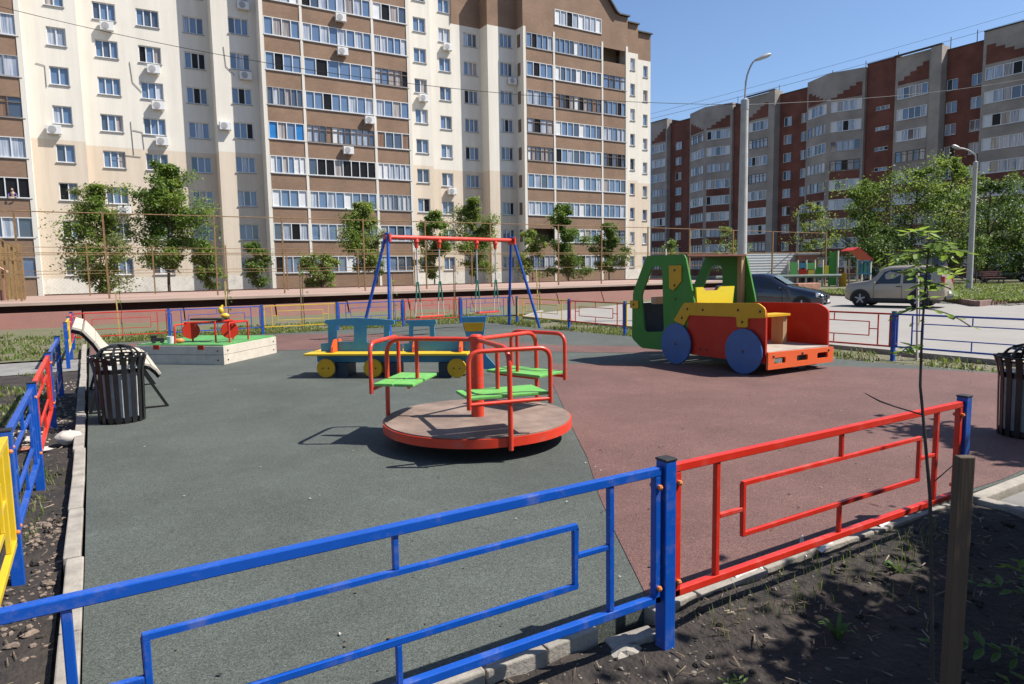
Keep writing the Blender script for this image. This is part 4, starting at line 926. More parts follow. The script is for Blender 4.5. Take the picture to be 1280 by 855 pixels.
tree((54.0, 38.0, 0), 7.2, 2.4, 1.2, 44, 'pale yellow green birch left of the large tree group, behind the play tower', GR, 4200, .19, (L_LIT, L_OLIVE, L_MID), .09)
tree((59.6, 36.6, 0), 9.0, 3.4, 1.4, 45, 'wide mid green tree behind the play tower and the beige car bonnet', GR, 9000, .21, (L_MID, L_LIT, L_DRK), .15)
tree((61.5, 33.6, 0), 10.0, 3.4, 1.5, 46, 'high rounded tree above the beige car roof', GR, 9000, .21, (L_MID, L_LIT, L_DRK), .16)
tree((63.0, 31.0, 0), 10.7, 3.5, 1.6, 47, 'highest bright crown just left of the right hand lamp post', GR, 9500, .21, (L_LIT, L_MID, L_MID), .17)
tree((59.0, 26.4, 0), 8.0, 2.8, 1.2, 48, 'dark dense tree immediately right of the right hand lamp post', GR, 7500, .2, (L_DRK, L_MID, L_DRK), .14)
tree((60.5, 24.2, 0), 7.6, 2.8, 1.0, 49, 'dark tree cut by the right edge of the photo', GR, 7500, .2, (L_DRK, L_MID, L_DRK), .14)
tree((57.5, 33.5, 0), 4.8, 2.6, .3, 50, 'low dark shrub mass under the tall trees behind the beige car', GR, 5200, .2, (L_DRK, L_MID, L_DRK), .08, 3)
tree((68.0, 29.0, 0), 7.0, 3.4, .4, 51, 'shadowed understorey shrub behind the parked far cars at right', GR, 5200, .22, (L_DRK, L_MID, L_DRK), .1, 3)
tree((54.0, 24.8, .1), 3.4, .8, 1.2, 52, 'little staked tree on the raised lawn right of the lamp post', GR, 1100, .14, (L_MID, L_DRK, L_LIT), .05)

# ================================================================== LAMPS AND WIRES
def lamp(loc, zt, r0, r1, arm, label, head=1.0, lean=(0, 0)):
    t = thing('street_lamp', loc, label, 'street lamp', 0, 'street lamps on concrete poles')
    b = MB(); lx, ly = lean
    b.lathe([(r0*1.0, -.2), (r0, 0), (r1, zt), (0, zt)], 14); b.build('pole', M_CONCP, t, smooth=True, local=True)
    a = Vector(arm); n = a.copy(); n.z = 0; n.normalize()
    pts = [Vector((0, 0, zt-.25)), Vector((0, 0, zt+.05)), Vector((0, 0, zt+a.z*.45))+n*.02]
    for k in range(1, 7):
        q = k/6; pts.append(Vector((a.x*q, a.y*q, zt+a.z*(.45+.55*(1-(1-q)**2)))))
    b = MB(); b.tube(pts, .038*head, 8); b.lathe([(r1*1.12, zt-.3), (r1*1.15, zt-.02), (.04, zt+.04)], 12); b.build('arm', M_GREY, t, smooth=True, local=True)
    e = pts[-1]; b = MB(); d = n+Vector((0, 0, .38))
    b.tube([e-d*.05, e+d*.10, e+d*.34, e+d*.42], [.05*head, .085*head, .095*head, .05*head], 10); b.build('lamp_head', M_GREY, t, smooth=True, local=True)
    return t
lamp((17.75, 15.0, -.08), 6.85, .165, .11, (.30, -.18, 1.2), 'tall concrete street lamp rising behind the toy truck cab', .72)
lamp((42.8, 20.0, .1), 7.15, .17, .11, (-.78, .5, .75), 'concrete street lamp on the raised lawn at right, in front of the trees', 1.1)
lamp((52.8, 38.6, 0), 5.8, .15, .10, (.42, -.26, .75), 'most distant street lamp, in front of the middle of the red block', 1.2)
def wire(p, q, s, r, label):
    b = MB(); b.tube(sag(p, q, s, 24), r, 5); o = b.build('power_line', M_PLAST, fix=False); tag(o, label, 'power line')
wire((-3.26, 27.76, 10.35), (17.75, 15.0, 6.62), .80, .009, 'black power line sagging across the cream block to the near lamp pole')
wire((17.75, 15.0, 6.62), (47.98, 19.21, 12.38), .25, .009, 'black power line running from the near lamp pole across the red block')
wire((59.3, 66.2, 19.7), (86.8, 35.1, 27.4), .3, .02, 'thin cable running just above the roof line of the red block')
wire((60.7, 67.8, 20.7), (89.3, 36.1, 29.0), .2, .016, 'second thin cable, slightly higher above the red block roof')

# ================================================================== CARS
def car(name, loc, rz, label, cat, L, W, H, paint, suv, group=None, plate=True):
    """x forward. body lofted from side stations; windows, wheels, lamps are parts"""
    t = thing(name, loc, label, cat, rz, group)
    hl = L/2
    if suv:
        fw, rwx, wr = hl-.62*L/3.45, -hl+.82*L/3.45, .33*H/1.6
        # x, z_sill, z_belt(shoulder), z_top, halfw, halfw_top
        st = [(hl, .42, .64, .70, .62, .54), (hl-.05, .30, .76, .86, .72, .64), (hl-.20, .24, .84, .96, .78, .68), (hl-.60, .24, .87, 1.02, .80, .71), (hl-.88, .25, .88, 1.05, .80, .73),
              (hl-.98, .25, .88, 1.08, .80, .72), (hl-1.40, .26, .89, 1.55, .80, .64), (hl-1.65, .26, .90, 1.61, .80, .64), (hl-2.4, .26, .91, 1.625, .80, .64), (hl-2.98, .27, .92, 1.61, .80, .64), (-hl+.20, .30, .94, 1.57, .79, .63), (-hl+.07, .34, .94, 1.10, .78, .70), (-hl, .42, .72, .86, .72, .64)]
    else:
        fw, rwx, wr = hl-.74, -hl+.80, .285
        st = [(hl, .34, .50, .55, .58, .48), (hl-.06, .24, .56, .63, .70, .60), (hl-.30, .19, .64, .72, .76, .66), (hl-.75, .18, .70, .80, .78, .70), (hl-1.12, .18, .74, .86, .785, .71),
              (hl-1.25, .18, .755, .90, .785, .70), (hl-1.86, .18, .78, 1.27, .785, .56), (hl-2.2, .18, .79, 1.315, .785, .555), (hl-2.65, .19, .80, 1.31, .785, .555), (hl-3.0, .19, .81, 1.25, .785, .56), (-hl+.52, .21, .83, .96, .78, .66), (-hl+.12, .26, .82, .90, .74, .64), (-hl, .32, .6, .74, .68, .58)]
        kz = H/1.315; st = [(x, a*kz, b_*kz, c*kz, d, e) for x, a, b_, c, d, e in st]
    kw = W/2/.80
    st = [(x, a, b_, c, d*kw, e*kw) for x, a, b_, c, d, e in st]
    def ring(s_):
        x, zs, zb, zt, hw, ht = s_
        half = [(0, zs), (hw*.86, zs), (hw*.97, zs+.06), (hw*1.0, zs+(zb-zs)*.5), (hw*.985, zb), (hw*.985-(hw*.985-ht)*.55, zb+(zt-zb)*.55), (ht*1.0, zt-.07*(zt-zb+.2)), (ht*.86, zt), (0, zt+.02*(zt-zb))]
        return [(x, y, z) for y, z in half]+[(x, -y, z) for y, z in reversed(half[1:-1])]
    b = MB(); rings = [ring(s_) for s_ in st]; n = len(rings[0]); v = [p for r in rings for p in r]; f = []
    for i in range(len(rings)-1):
        for k in range(n): f.append((i*n+k, i*n+(k+1) % n, (i+1)*n+(k+1) % n, (i+1)*n+k))
    f.append(tuple(range(n))); f.append(tuple(reversed([(len(rings)-1)*n+k for k in range(n)])))
    b.add(v, f); body = b.build('body', paint, t, smooth=True, local=True)
    def side(xa, za, s_, off):
        """point on the body side at station-x and height fraction between shoulder and roof"""
        for p, q in zip(st[:-1], st[1:]):
            if p[0] >= xa >= q[0]:
                u = (p[0]-xa)/(p[0]-q[0]); S_ = [p[i]+(q[i]-p[i])*u for i in range(6)]; break
        x, zs, zb, zt, hw, ht = S_
        y0_, y1_, z1_ = hw*.985, ht, zt-.07*(zt-zb+.2)
        ym, zm = y0_-(y0_-ht)*.55, zb+(zt-zb)*.55
        z = zb+(z1_-zb)*za
        y = y0_+(ym-y0_)*(z-zb)/(zm-zb) if z < zm else ym+(y1_-ym)*(z-zm)/(z1_-zm)
        return (xa, s_*(y+off), z)
    # side windows
    if suv: wins = [[(hl-1.16, .10), (hl-1.46, .80), (hl-1.70, .88), (hl-2.06, .88), (hl-2.06, .04)], [(hl-2.15, .04), (hl-2.15, .88), (hl-2.95, .86), (hl-3.08, .50), (hl-3.08, .10)]]
    else: wins = [[(hl-1.48, .10), (hl-1.92, .82), (hl-2.28, .90), (hl-2.28, .06)], [(hl-2.34, .06), (hl-2.34, .90), (hl-2.72, .86), (hl-3.12, .30), (hl-3.12, .10)]]
    for s_ in (-1, 1):
        for wn in wins:
            b = MB(); pts = [side(x, za, s_, .006) for x, za in wn]
            # subdivide vertically for curvature
            c = Vector((0, 0, 0))
            for p in pts: c += Vector(p)
            b.add(pts, [tuple(range(len(pts)))]); b.build('side_window', M_CGLASS, t, local=True)
    # windscreen and rear window
    def cross(xa, fr, off):
        for p, q in zip(st[:-1], st[1:]):
            if p[0] >= xa >= q[0]:
                u = (p[0]-xa)/(p[0]-q[0]); return [p[i]+(q[i]-p[i])*u for i in range(6)]
    for nm, xa, xb, m_ in [('windscreen', st[5][0]-.04, st[6][0]+.06, M_WSCREEN), ('rear_window', st[10][0]+(.03 if suv else .03), (st[11][0] if suv else st[9][0]), M_CGLASS)]:
        A = cross(xa, 0, 0); B_ = cross(xb, 0, 0); b = MB(); o = .02 if nm == 'windscreen' else .022
        sg = 1 if nm == 'windscreen' else -1
        za, zb_ = A[3]+.015, B_[3]+.012
        if suv and nm == 'rear_window':
            xr = -hl+.235; b.add([(xr+.03, -.52*kw, 1.42), (xr+.03, .52*kw, 1.42), (-hl+.095, .60*kw, 1.10), (-hl+.095, -.60*kw, 1.10)], [(0, 1, 2, 3)])
            b.v = [(x-.03, y, z) for x, y, z in b.v]
        else:
            b.add([(xa+.02*sg, -A[5]*.9, za+.02), (xa+.02*sg, A[5]*.9, za+.02), (xb+.02*sg, B_[5]*.93, zb_+.01), (xb+.02*sg, -B_[5]*.93, zb_+.01)], [(0, 1, 2, 3)])
        b.build(nm, m_, t, local=True)
    # wheels
    for x in (fw, rwx):
        for s_ in (-1, 1):
            y = s_*(W/2-.10)
            b = MB(); b.lathe([(wr*.62, -.09), (wr*.92, -.10), (wr, -.06), (wr, .06), (wr*.92, .10), (wr*.62, .09)], 24, (x, y, wr), 'y'); wh = b.build('wheel', M_TYRE, t, smooth=True, local=True)
            b = MB(); b.lathe([(wr*.64, s_*.075), (wr*.60, s_*.095), (wr*.54, s_*.06), (0, s_*.055)], 24, (x, y, wr), 'y', 1)
            for k in range(5):
                a = 2*PI*k/5+.3; ca, sa = math.cos(a), math.sin(a)
                b.bar((x+ca*.03, y+s_*.085, wr+sa*.03), (x+ca*wr*.58, y+s_*.085, wr+sa*wr*.58), wr*.17, .02, 0, up=(0, 1, 0))
            b.lathe([(0, s_*.10), (wr*.16, s_*.095), (wr*.16, s_*.06)], 12, (x, y, wr), 'y', 0)
            b.build('rim', [M_RIM, M_PLAST], wh, local=True)
            b = MB(); R1 = wr*1.17   # arch: dark opening lip just proud of the body side
            yy = s_*(W/2*1.0+.004); pts = [(x+R1*math.cos(a), yy, wr+R1*math.sin(a)) for a in [R(-18)+R(216)*k/18 for k in range(19)]]
            b.add(pts, [tuple(range(19))]); b.build('wheel_arch', M_PLAST, t, local=True)
            if wh: wh.location = (0, s_*.03, 0)
    # lights, bumper, mirrors, plate
    for s_ in (-1, 1):
        b = MB(); b.add([(hl-.035, s_*.36*kw, st[1][2]+.03), (hl-.10, s_*.66*kw, st[1][2]+.06), (hl-.30, s_*.755*kw, st[2][2]+.02), (hl-.28, s_*.775*kw, st[2][2]-.12), (hl-.07, s_*.70*kw, st[1][2]-.10), (hl-.012, s_*.36*kw, st[1][2]-.09)], [(0, 1, 2, 3, 4, 5)])
        b.v = [(x+.02, y*1.015, z) for x, y, z in b.v]; b.build('headlight', M_HEADL, t, local=True)
        b = MB(); zt = (1.02 if suv else .74); 
        b.box(-hl+.02, -hl+.14, s_*.60*kw, s_*.745*kw, zt-.2, zt+(.18 if suv else .06)); b.build('tail_light', M_TAIL, t, local=True, bevel=.01)
        b = MB(); p = side(wins[0][0][0]-.02, .12, s_, .0); b.ball((p[0], p[1]+s_*.09, p[2]+.03), .085, 8, 0, (.6, 1.1, .75)); b.build('mirror', paint, t, smooth=True, local=True)
        b = MB()
        for hx in ((hl-2.0,) if suv else (hl-2.2, hl-3.05)):
            q = side(hx, 0.0, s_, .012); b.box(hx-.08, hx+.08, q[1]-.01, q[1]+.012, q[2]-.10, q[2]-.07)
        b.build('door_handle', M_PLAST, t, local=True)
        b = MB(); q = W/2*.985
        for hx in ((hl-1.12, hl-2.12) if suv else (hl-1.42, hl-2.31, hl-3.2)):
            b.box(hx-.006, hx+.006, s_*(q-.005), s_*(q+.012), st[6][1]+.12, st[6][2]-.03)
        b.build('door_seam', M_PLAST, t, local=True)
        b = MB(); b.box(rwx+wr*1.2, fw-wr*1.2, s_*(W/2*.90), s_*(W/2*1.012), st[6][1]-.02, st[6][1]+.10); b.build('sill_trim', M_PLAST, t, local=True)
    b = MB(); b.box(hl-.06, hl+.03, -.30*kw, .30*kw, st[1][2]-.09, st[1][2]+.02); b.build('grille', M_PLAST, t, local=True)
    b = MB(); b.box(hl-.05, hl+.035, -.5*kw, .5*kw, st[1][1]+.02, st[1][1]+.10); b.box(-hl-.03, -hl+.1, -.6*kw, .6*kw, st[-2][1], st[-2][1]+.12); b.build('bumper', M_PLAST, t, local=True, bevel=.01)
    b = MB(); b.box(hl+.03, hl+.042, -.22, .22, st[1][1]+.09, st[1][1]+.19); b.box(-hl-.05, -hl-.01, -.22, .22, st[-2][1]+.2, st[-2][1]+.3); b.build('number_plate', M_FRAME, t, local=True)
    b = MB(); b.box(hl-.4, -hl+.4, -W/2*.8, W/2*.8, .16, .34); b.build('underbody', M_PLAST, t, local=True)
    return t
hd = math.atan2(.965, -.26)
car('parked_car', (27.4, 15.42, -.08), hd, 'beige silver two door off-roader parked along the raised lawn kerb', 'car', 3.55, 1.62, 1.60, M_SILV, True)
hs = math.atan2(-.90, .43)
sed = car('parked_car', (21.98, 17.2, -.08), hs, 'dark blue saloon car parked behind the toy truck', 'car', 4.0, 1.58, 1.40, M_DKCAR, False, )
for loc, rz, lab in [((61.5, 26.2, .11), 1.9, 'dark car in the shade under the trees at the right edge'), ((57.5, 33.2, .0), 2.5, 'small dark car half seen between the play tower and the beige car'), ((64.0, 23.6, .11), 2.1, 'second dark car in the shade, farther behind the trees at the right edge')]:
    c = copy_tree(sed); c.location = loc; c.rotation_euler = (0, 0, rz); c['label'] = lab

# ================================================================== THE FAR PLAYGROUND
# profiled white sheet fence
cf = thing('corrugated_fence', (42, 33.5, 0), 'white corrugated sheet fence standing behind the dark saloon car', 'fence')
p, q = Vector((38.6, 33.8, 0)), Vector((44, 32.0, 0)); d = (q-p).normalized(); nn = Vector((-d.y, d.x, 0)); b = MB(); K = 46
pr_ = []
for k in range(K+1):
    z = .3+2.2*k/K; off = .005*(1 if (k//2) % 2 else -1); pr_.append((z, off))
b.add([p+nn*o+Vector((0, 0, z)) for z, o in pr_]+[q+nn*o+Vector((0, 0, z)) for z, o in pr_], [(k, k+1, K+2+k, K+1+k) for k in range(K)]); b.build('sheet', M_CORR, cf, fix=False)
b = MB()
for k in range(4):
    c = p.lerp(q, k/3)+nn*.1; b.bar((c.x, c.y, -.1), (c.x, c.y, 2.5), .08)
b.build('post', M_GREY, cf)
bp = thing('brick_pillar', (44.3, 31.6, 0), 'squat red brick booth between the white sheet fence and the coloured play set', 'brick booth', R(-35))
b = MB(); b.box(-.75, .55, -.6, .6, -.1, 2.35); b.build('wall', brick('pillar_brick', (.42, .17, .10), (.34, .13, .08), (.3, .2, .16)), bp, local=True)
b = MB(); b.box(-.85, .65, -.7, .7, 2.35, 2.5); b.build('roof', M_CONCP, bp, local=True, bevel=.02)
b = MB(); b.box(-.55, .1, -.62, -.603, .2, 1.9); b.build('door', M_NAVY, bp, local=True)
# ruined low brick wall and pipe in front
tag(MB().box(36.0, 38.2, 26.2, 26.8, -.1, .55).build('brick_stack', mat('rubble_brick', (.36, .18, .12), .9, .4, 4, .4, 10), bevel=.05), 'low broken stack of red bricks left of the beige car', 'bricks')
pp = MB(); pp.tube([(33.6, 30.4, .95), (40.2, 26.2, .95)], .10, 8); pp.tube([(35.5, 29.2, -.1), (35.5, 29.2, .9)], .06, 6); pp.tube([(39.0, 27.0, -.1), (39.0, 27.0, .9)], .06, 6)
tag(pp.build('pipe', mat('green_grey_pipe', (.16, .21, .17), .7, .2, 3), smooth=True), 'green grey pipe on low supports in front of the coloured play set', 'pipe')
# climbing tower: right = R0 direction on screen
ux = Vector((.854, -.52, 0)); uy = Vector((.52, .854, 0))
def scr(o, a, dpt, z): q = Vector(o)+ux*a+uy*dpt; return (q.x, q.y, z)
TO = Vector((45.4, 28.75, 0))
tw = thing('play_tower', tuple(TO), 'colourful play tower with a sloping red roof and turquoise railing', 'play tower')
for a, dpt, zt, m_ in [(-1.05, 0, 2.6, M_WPOST), (.35, 0, 2.0, M_WPOST), (1.25, 0, 1.9, M_WPOST), (-1.05, 1.2, 2.6, M_GREEN), (.35, 1.2, 2.0, M_WPOST), (1.25, 1.2, 1.9, M_WPOST), (-.45, .1, 1.9, M_WPOST)]:
    b = MB(); b.bar(scr(TO, a, dpt, -.1), scr(TO, a, dpt, zt), .10); b.build('post', m_, tw)
b = MB(); P = [(-.15, 2.62), (.3, 2.82), (1.35, 1.95), (1.28, 1.88), (.3, 2.70), (-.12, 2.54)]; b.prism(P, -.2, 1.5, lambda a, c, t: scr(TO, a, t, c)); b.build('roof', M_RED, tw)
b = MB()
for k in range(7): b.bar(scr(TO, .42+.13*k, -.06, 1.0), scr(TO, .42+.13*k, -.06, 1.85), .075, .03)
b.bar(scr(TO, .3, -.08, .98), scr(TO, 1.3, -.08, .98), .05, .10); b.bar(scr(TO, .3, -.08, 1.85), scr(TO, 1.3, -.08, 1.85), .05, .10); b.build('railing', M_TEAL, tw)
b = MB()
for k in range(4): b.bar(scr(TO, .5+.2*k, .5, 1.0), scr(TO, .5+.2*k, .5, 1.7), .14, .03)
b.build('rear_railing', M_GREEN, tw)
b = MB(); b.bar(scr(TO, -.72, -.1, .1), scr(TO, -.72, -.1, 1.05), 1.05, .04, up=tuple(ux)); b.v = b.v; b.build('ramp_panel', M_OCHRE, tw)
b = MB(); b.bar(scr(TO, -1.35, .05, .2), scr(TO, -1.35, .05, 2.5), .5, .05, up=tuple(uy)); b.build('side_panel', M_GREEN, tw)
b = MB(); b.prism([(-1.0, .95), (1.25, .95), (1.25, 1.0), (-1.0, 1.0)], .05, 1.2, lambda a, c, t: scr(TO, a, t, c)); b.build('floor', M_WOOD, tw)
br_ = thing('play_bridge', tuple(TO+ux*-3), 'low coloured play bridge with green and blue panels left of the play tower', 'play bridge')
for a in (-4.4, -3.75, -3.15, -2.55, -2.0):
    b = MB(); b.bar(scr(TO, a, .2, -.1), scr(TO, a, .2, 2.0), .10); b.build('post', M_WPOST, br_)
for a, z0, z1, w_, m_ in [(-4.08, 1.0, 1.85, .5, M_LGREEN), (-3.45, 1.45, 1.8, .5, M_TEAL), (-3.4, .95, 1.35, .5, M_PRED), (-2.85, 1.35, 1.8, .5, M_LGREEN), (-2.85, .9, 1.3, .4, M_YEL), (-2.28, .7, 1.5, .45, M_GREEN), (-1.75, .8, 1.6, .3, M_YEL2)]:
    b = MB(); b.bar(scr(TO, a, .12, z0), scr(TO, a, .12, z1), w_, .04, up=tuple(uy)); b.build('panel', m_, br_)
b = MB(); b.bar(scr(TO, -4.4, .5, .85), scr(TO, -1.1, .5, .85), .9, .08); b.build('deck', M_WOOD, br_)
b = MB(); b.bar(scr(TO, -4.4, .2, 2.0), scr(TO, -2.0, .2, 2.0), .07); b.build('top_rail', M_OLDFR, br_)
bn = thing('bench', (53.8, 23.6, .11), 'brown wooden bench on the lawn in the shade right of the lamp post', 'bench', R(-30))
b = MB()
for k in range(3): b.box(-.75, .75, -.25+.16*k, -.12+.16*k, .42, .46)
b.build('seat', M_COURT, bn, local=True)
b = MB()
for k in range(3): b.box(-.75, .75, .28+.03*k, .31+.03*k, .55+.13*k, .65+.13*k)
b.build('backrest', M_COURT, bn, local=True)
for s_ in (-.6, .6):
    b = MB(); b.box(s_-.03, s_+.03, -.22, -.16, 0, .42); b.box(s_-.03, s_+.03, .26, .32, 0, .8); b.build('leg', M_BLACK, bn, local=True)
# ================================================================== PLAYGROUND FENCES
FP = {'b': M_BLUE, 'r': M_RED, 'y': M_YEL, 'v': M_BLUE}
CN = {'b': 'blue', 'r': 'red', 'y': 'yellow', 'v': 'blue'}
def fence(posts, cols_, label, z0=-.09, hp=.775, post_mats=None, gaps=(), ends=.31, near=False, th=1.0):
    """posts: list of (x,y); cols_[i] is the colour of the panel between post i and i+1 (None = gap)"""
    cx = sum(p[0] for p in posts)/len(posts); cy = sum(p[1] for p in posts)/len(posts)
    t = thing('playground_fence', (cx, cy, 0), label, 'fence')
    for i, (x, y) in enumerate(posts):
        mm = (post_mats or {}).get(i, M_BLUE)
        b = MB(); b.box(x-.031, x+.031, y-.031, y+.031, z0-.06, hp); po = b.build('post', mm, t, bevel=.004)
        b = MB(); b.box(x-.034, x+.034, y-.034, y+.034, hp+.0005, hp+.012); b.build('post_cap', M_PLAST, po, bevel=.003)
    for i, c in enumerate(cols_):
        if c is None: continue
        a = Vector((*posts[i], 0)); q = Vector((*posts[i+1], 0)); L = (q-a).length; d = (q-a)/L; nn = Vector((-d.y, d.x, 0))
        def P(u, z, o=0): return a+d*u+nn*o+Vector((0, 0, z))
        e = .058; up = .31*L/2.48; rc = .49*L/2.48
        zt, zb = .735, .165
        b = MB()
        b.bar(P(e-.018, zt), P(L-e+.018, zt), .036*th, .036*th); b.bar(P(e-.018, zb), P(L-e+.018, zb), .034*th, .034*th)
        for u in (e, L-e): b.bar(P(u, zb-.016), P(u, zt-.019), .034*th, .034*th, up=tuple(nn))
        for u in (up, L-up): b.bar(P(u, zb+.018), P(u, zt-.019), .026*th, .026*th, up=tuple(nn))
        w_ = .021*th
        b.bar(P(rc-w_/2, .585), P(L-rc+w_/2, .585), w_, w_); b.bar(P(rc-w_/2, .335), P(L-rc+w_/2, .335), w_, w_)
        for u in (rc, L-rc): b.bar(P(u, .3455), P(u, .5745), w_, w_, up=tuple(nn))
        b.bar(P(L/2, .5955), P(L/2, zt-.019), w_, w_, up=tuple(nn)); b.bar(P(L/2, zb+.018), P(L/2, .3245), w_, w_, up=tuple(nn))
        b.bar(P(up+.015, .46), P(rc-w_/2, .46), w_, w_); b.bar(P(L-rc+w_/2, .46), P(L-up-.015, .46), w_, w_)
        pn = b.build('panel', FP[c], t, bevel=.0035)
        pn['label'] = CN[c]+' panel'
        bb = MB()
        for u in (e, L-e):
            for z in (.67, .22):
                bb.ball(tuple(P(u, z, .024)), .013, 8, 0, (1, 1, 1)); bb.ball(tuple(P(u, z, -.024)), .013, 8, 0, (1, 1, 1))
        bb.build('bolt', M_BOLT, pn, smooth=True)
    return t
fence([(-.43, 2.13), (2.065, 2.13), (4.575, 2.13)], ['b', 'r'], 'nearest low fence with one blue and one red panel across the foreground', z0=-.09)
fence([(-.46, 2.32), (-.46, 4.57), (-.46, 6.55), (-.47, 9.1), (-.47, 11.55), (-.47, 15.0), (-.47, 17.2), (-.47, 19.25)], ['y', 'b', 'r', 'b', None, 'y', 'r'], 'low fence of yellow, blue and red panels running away along the left kerb')
fence([(-.47, 19.45), (1.61, 19.4), (3.9, 19.5), (5.95, 19.4), (7.92, 19.3), (9.8, 19.2), (11.42, 18.9)], ['r', 'b', 'y', 'b', 'r', 'b'], 'low far fence of red, blue and yellow panels below the court wall', th=.72)
fence([(11.45, 18.5), (11.3, 15.5), (11.35, 13.2), (11.55, 11.1), (11.75, 8.9), (11.93, 6.75), (12.08, 4.3), (12.2, 1.9)], ['y', 'r', 'y', 'b', 'r', 'b', 'r'], 'low fence along the road at right with yellow, red and blue panels', th=.85)

# ================================================================== MERRY-GO-ROUND
mg = thing('merry_go_round', (3.08, 5.72, 0), 'red merry-go-round with three green seats and a worn round wooden platform', 'merry-go-round')
b = MB(); b.lathe([(0, .216), (.885, .216), (.885, .205), (0, .205)], 64); b.build('platform', M_DECK, mg, local=True)
b = MB(); b.lathe([(.884, .204), (.9, .204), (.9, .126), (.884, .126), (.884, .204)], 64); 
for k in range(6): a = k*PI/3; b.bar((.06*math.cos(a), .06*math.sin(a), .17), (.884*math.cos(a), .884*math.sin(a), .17), .04, .05)
b.build('rim', M_ORED, mg, smooth=True, local=True)
b = MB(); b.lathe([(.062, .0), (.062, .985), (.045, 1.0), (0, 1.0)], 28); b.lathe([(.11, .0), (.11, .10), (.062, .11)], 28); b.build('centre_post', M_ORED, mg, smooth=True, local=True)
def spoke(a):
    e = Vector((math.cos(a), math.sin(a), 0)); tt = Vector((-e.y, e.x, 0))
    def P(r, s_, z): q = e*r+tt*s_; return (q.x, q.y, z)
    rt = .022
    b = MB(); b.tube(roundpath([P(.05, 0, .955), P(.905, 0, .955), P(.915, 0, .10)], .16, 8), rt, 12); rl = b.build('rail', M_ORED, mg, smooth=True, local=True)
    b = MB(); b.tube(roundpath([P(.925, -.36, .475), P(.925, -.36, .95), P(.925, .36, .95), P(.925, .36, .475)], .11, 6), rt*.9, 12)
    b.tube([P(.925, -.36, .515), P(.925, .36, .515)], rt*.8, 10); b.build('backrest_frame', M_ORED, mg, smooth=True, local=True)
    b = MB(); b.tube([P(.60, 0, .95), P(.60, 0, .545)], rt*.85, 10); b.tube([P(.60, -.25, .525), P(.60, .25, .525)], rt*.7, 8); b.build('seat_hanger', M_ORED, mg, smooth=True, local=True)
    b = MB()
    for r0, r1 in ((.515, .705), (.715, .905)):
        v = [P(r0, -.355, .545), P(r1, -.355, .545), P(r1, .355, .545), P(r0, .355, .545)]
        v += [(x, y, z+.028) for x, y, z in v]; b.add(v, [(0, 3, 2, 1), (4, 5, 6, 7), (0, 1, 5, 4), (1, 2, 6, 5), (2, 3, 7, 6), (3, 0, 4, 7)])
    b.build('seat', M_LGREEN, mg, local=True, bevel=.006)
for a in (18, 137, 259): spoke(R(a))

# ================================================================== TOY TRUCK
X0, Xw = 8.27, 1.50; XI = X0+Xw
tk = thing('toy_truck', (9.0, 8.0, 0), 'large wooden play truck with a green cab, red bed and blue disc wheels', 'play truck')
fx = lambda a, c, t: (t, a, c)          # outlines in (Y, Z), extruded along X
cab = [(9.05, 1.81), (8.14, 1.81), (7.92, 1.02), (8.0, .30), (8.62, .20), (9.17, .19), (9.43, .35), (9.40, 1.18)]
winn = roundpoly([(8.92, 1.63), (8.67, 1.63), (8.61, .52), (9.10, .48), (9.18, 1.13)], .07)
cab = roundpoly(cab, .05, 2)
for i, (xa, xb) in enumerate(((X0, X0+.035), (XI-.035, XI))):
    b = MB(); b.prism(cab, xa, xb, fx, 0, [winn]); b.build('cab_side', M_GREEN, tk)
b = MB(); b.box(X0+.037, XI-.037, 8.12, 9.08, 1.785, 1.815); b.build('roof', mat('roof_board', (.20, .07, .04), .6, .1, 4), tk)
b = MB(); b.box(X0+.037, XI-.037, 9.30, 9.335, .35, .98); b.build('front_panel', M_NAVY, tk)
b = MB(); b.box(X0+.037, XI-.037, 8.85, 8.97, .98, 1.10); b.build('dashboard', M_WOOD, tk)
b = MB(); b.box(X0+.037, XI-.037, 8.3, 8.6, .5, .55); b.build('cab_seat', M_OCHRE, tk)
b = MB()
for x in (X0+.08, XI-.13): 
    b.box(x, x+.09, 8.15, 8.24, .3, 1.78) if x > 9 else None
b.build('cab_post', M_WOOD, tk)
Yc = 7.925
hood = [(X0+.0, 1.28), (X0+.16, 1.28), (X0+.22, 1.22), (X0+.50, 1.22), (X0+.56, 1.28), (X0+.90, 1.28), (X0+.86, .98), (X0+.03, .98)]
b = MB(); b.prism([(x+.04, z) for x, z in hood], Yc, Yc+.03, lambda a, c, t: (a, t, c)); b.build('back_panel', M_YEL2, tk)
b = MB(); b.prism([(8.49, 1.64), (8.20, 1.64), (8.20, 1.38), (8.38, 1.22), (8.48, 1.26)], X0-.022, X0-.002, fx); b.build('mirror_board', M_OCHRE, tk, bevel=.008)
b = MB(); b.prism(roundpoly([(9.455, 1.03), (9.24, 1.03), (9.24, .89), (9.455, .89)], .03), X0-.024, X0-.002, fx); b.build('headlight', M_OCHRE, tk)
b = MB(); b.prism(roundpoly([(8.0, 1.04), (6.72, 1.04), (6.54, .97), (6.53, .19), (8.02, .19), (8.08, .62)], .05, 2), X0+.0015, X0+.035, lambda a, c, t: (t-.002, a, c)); b.build('bed_side', M_PRED, tk)
b = MB(); b.prism(roundpoly([(8.0, .99), (6.72, 1.01), (6.54, .92), (6.53, .19), (8.0, .19)], .06, 3), XI-.036, XI-.002, fx); b.build('bed_side', M_PRED, tk)
trim = [(8.13, 1.03), (6.66, 1.07), (6.54, 1.0), (6.52, .86), (6.84, .84), (6.84, .70), (7.04, .70), (7.05, .85), (8.02, .83), (8.14, .64), (8.36, .73)]
b = MB(); b.prism(roundpoly(trim, .03, 2), X0-.026, X0-.003, fx); tr_ = b.build('side_trim', M_OCHRE, tk)
b = MB()
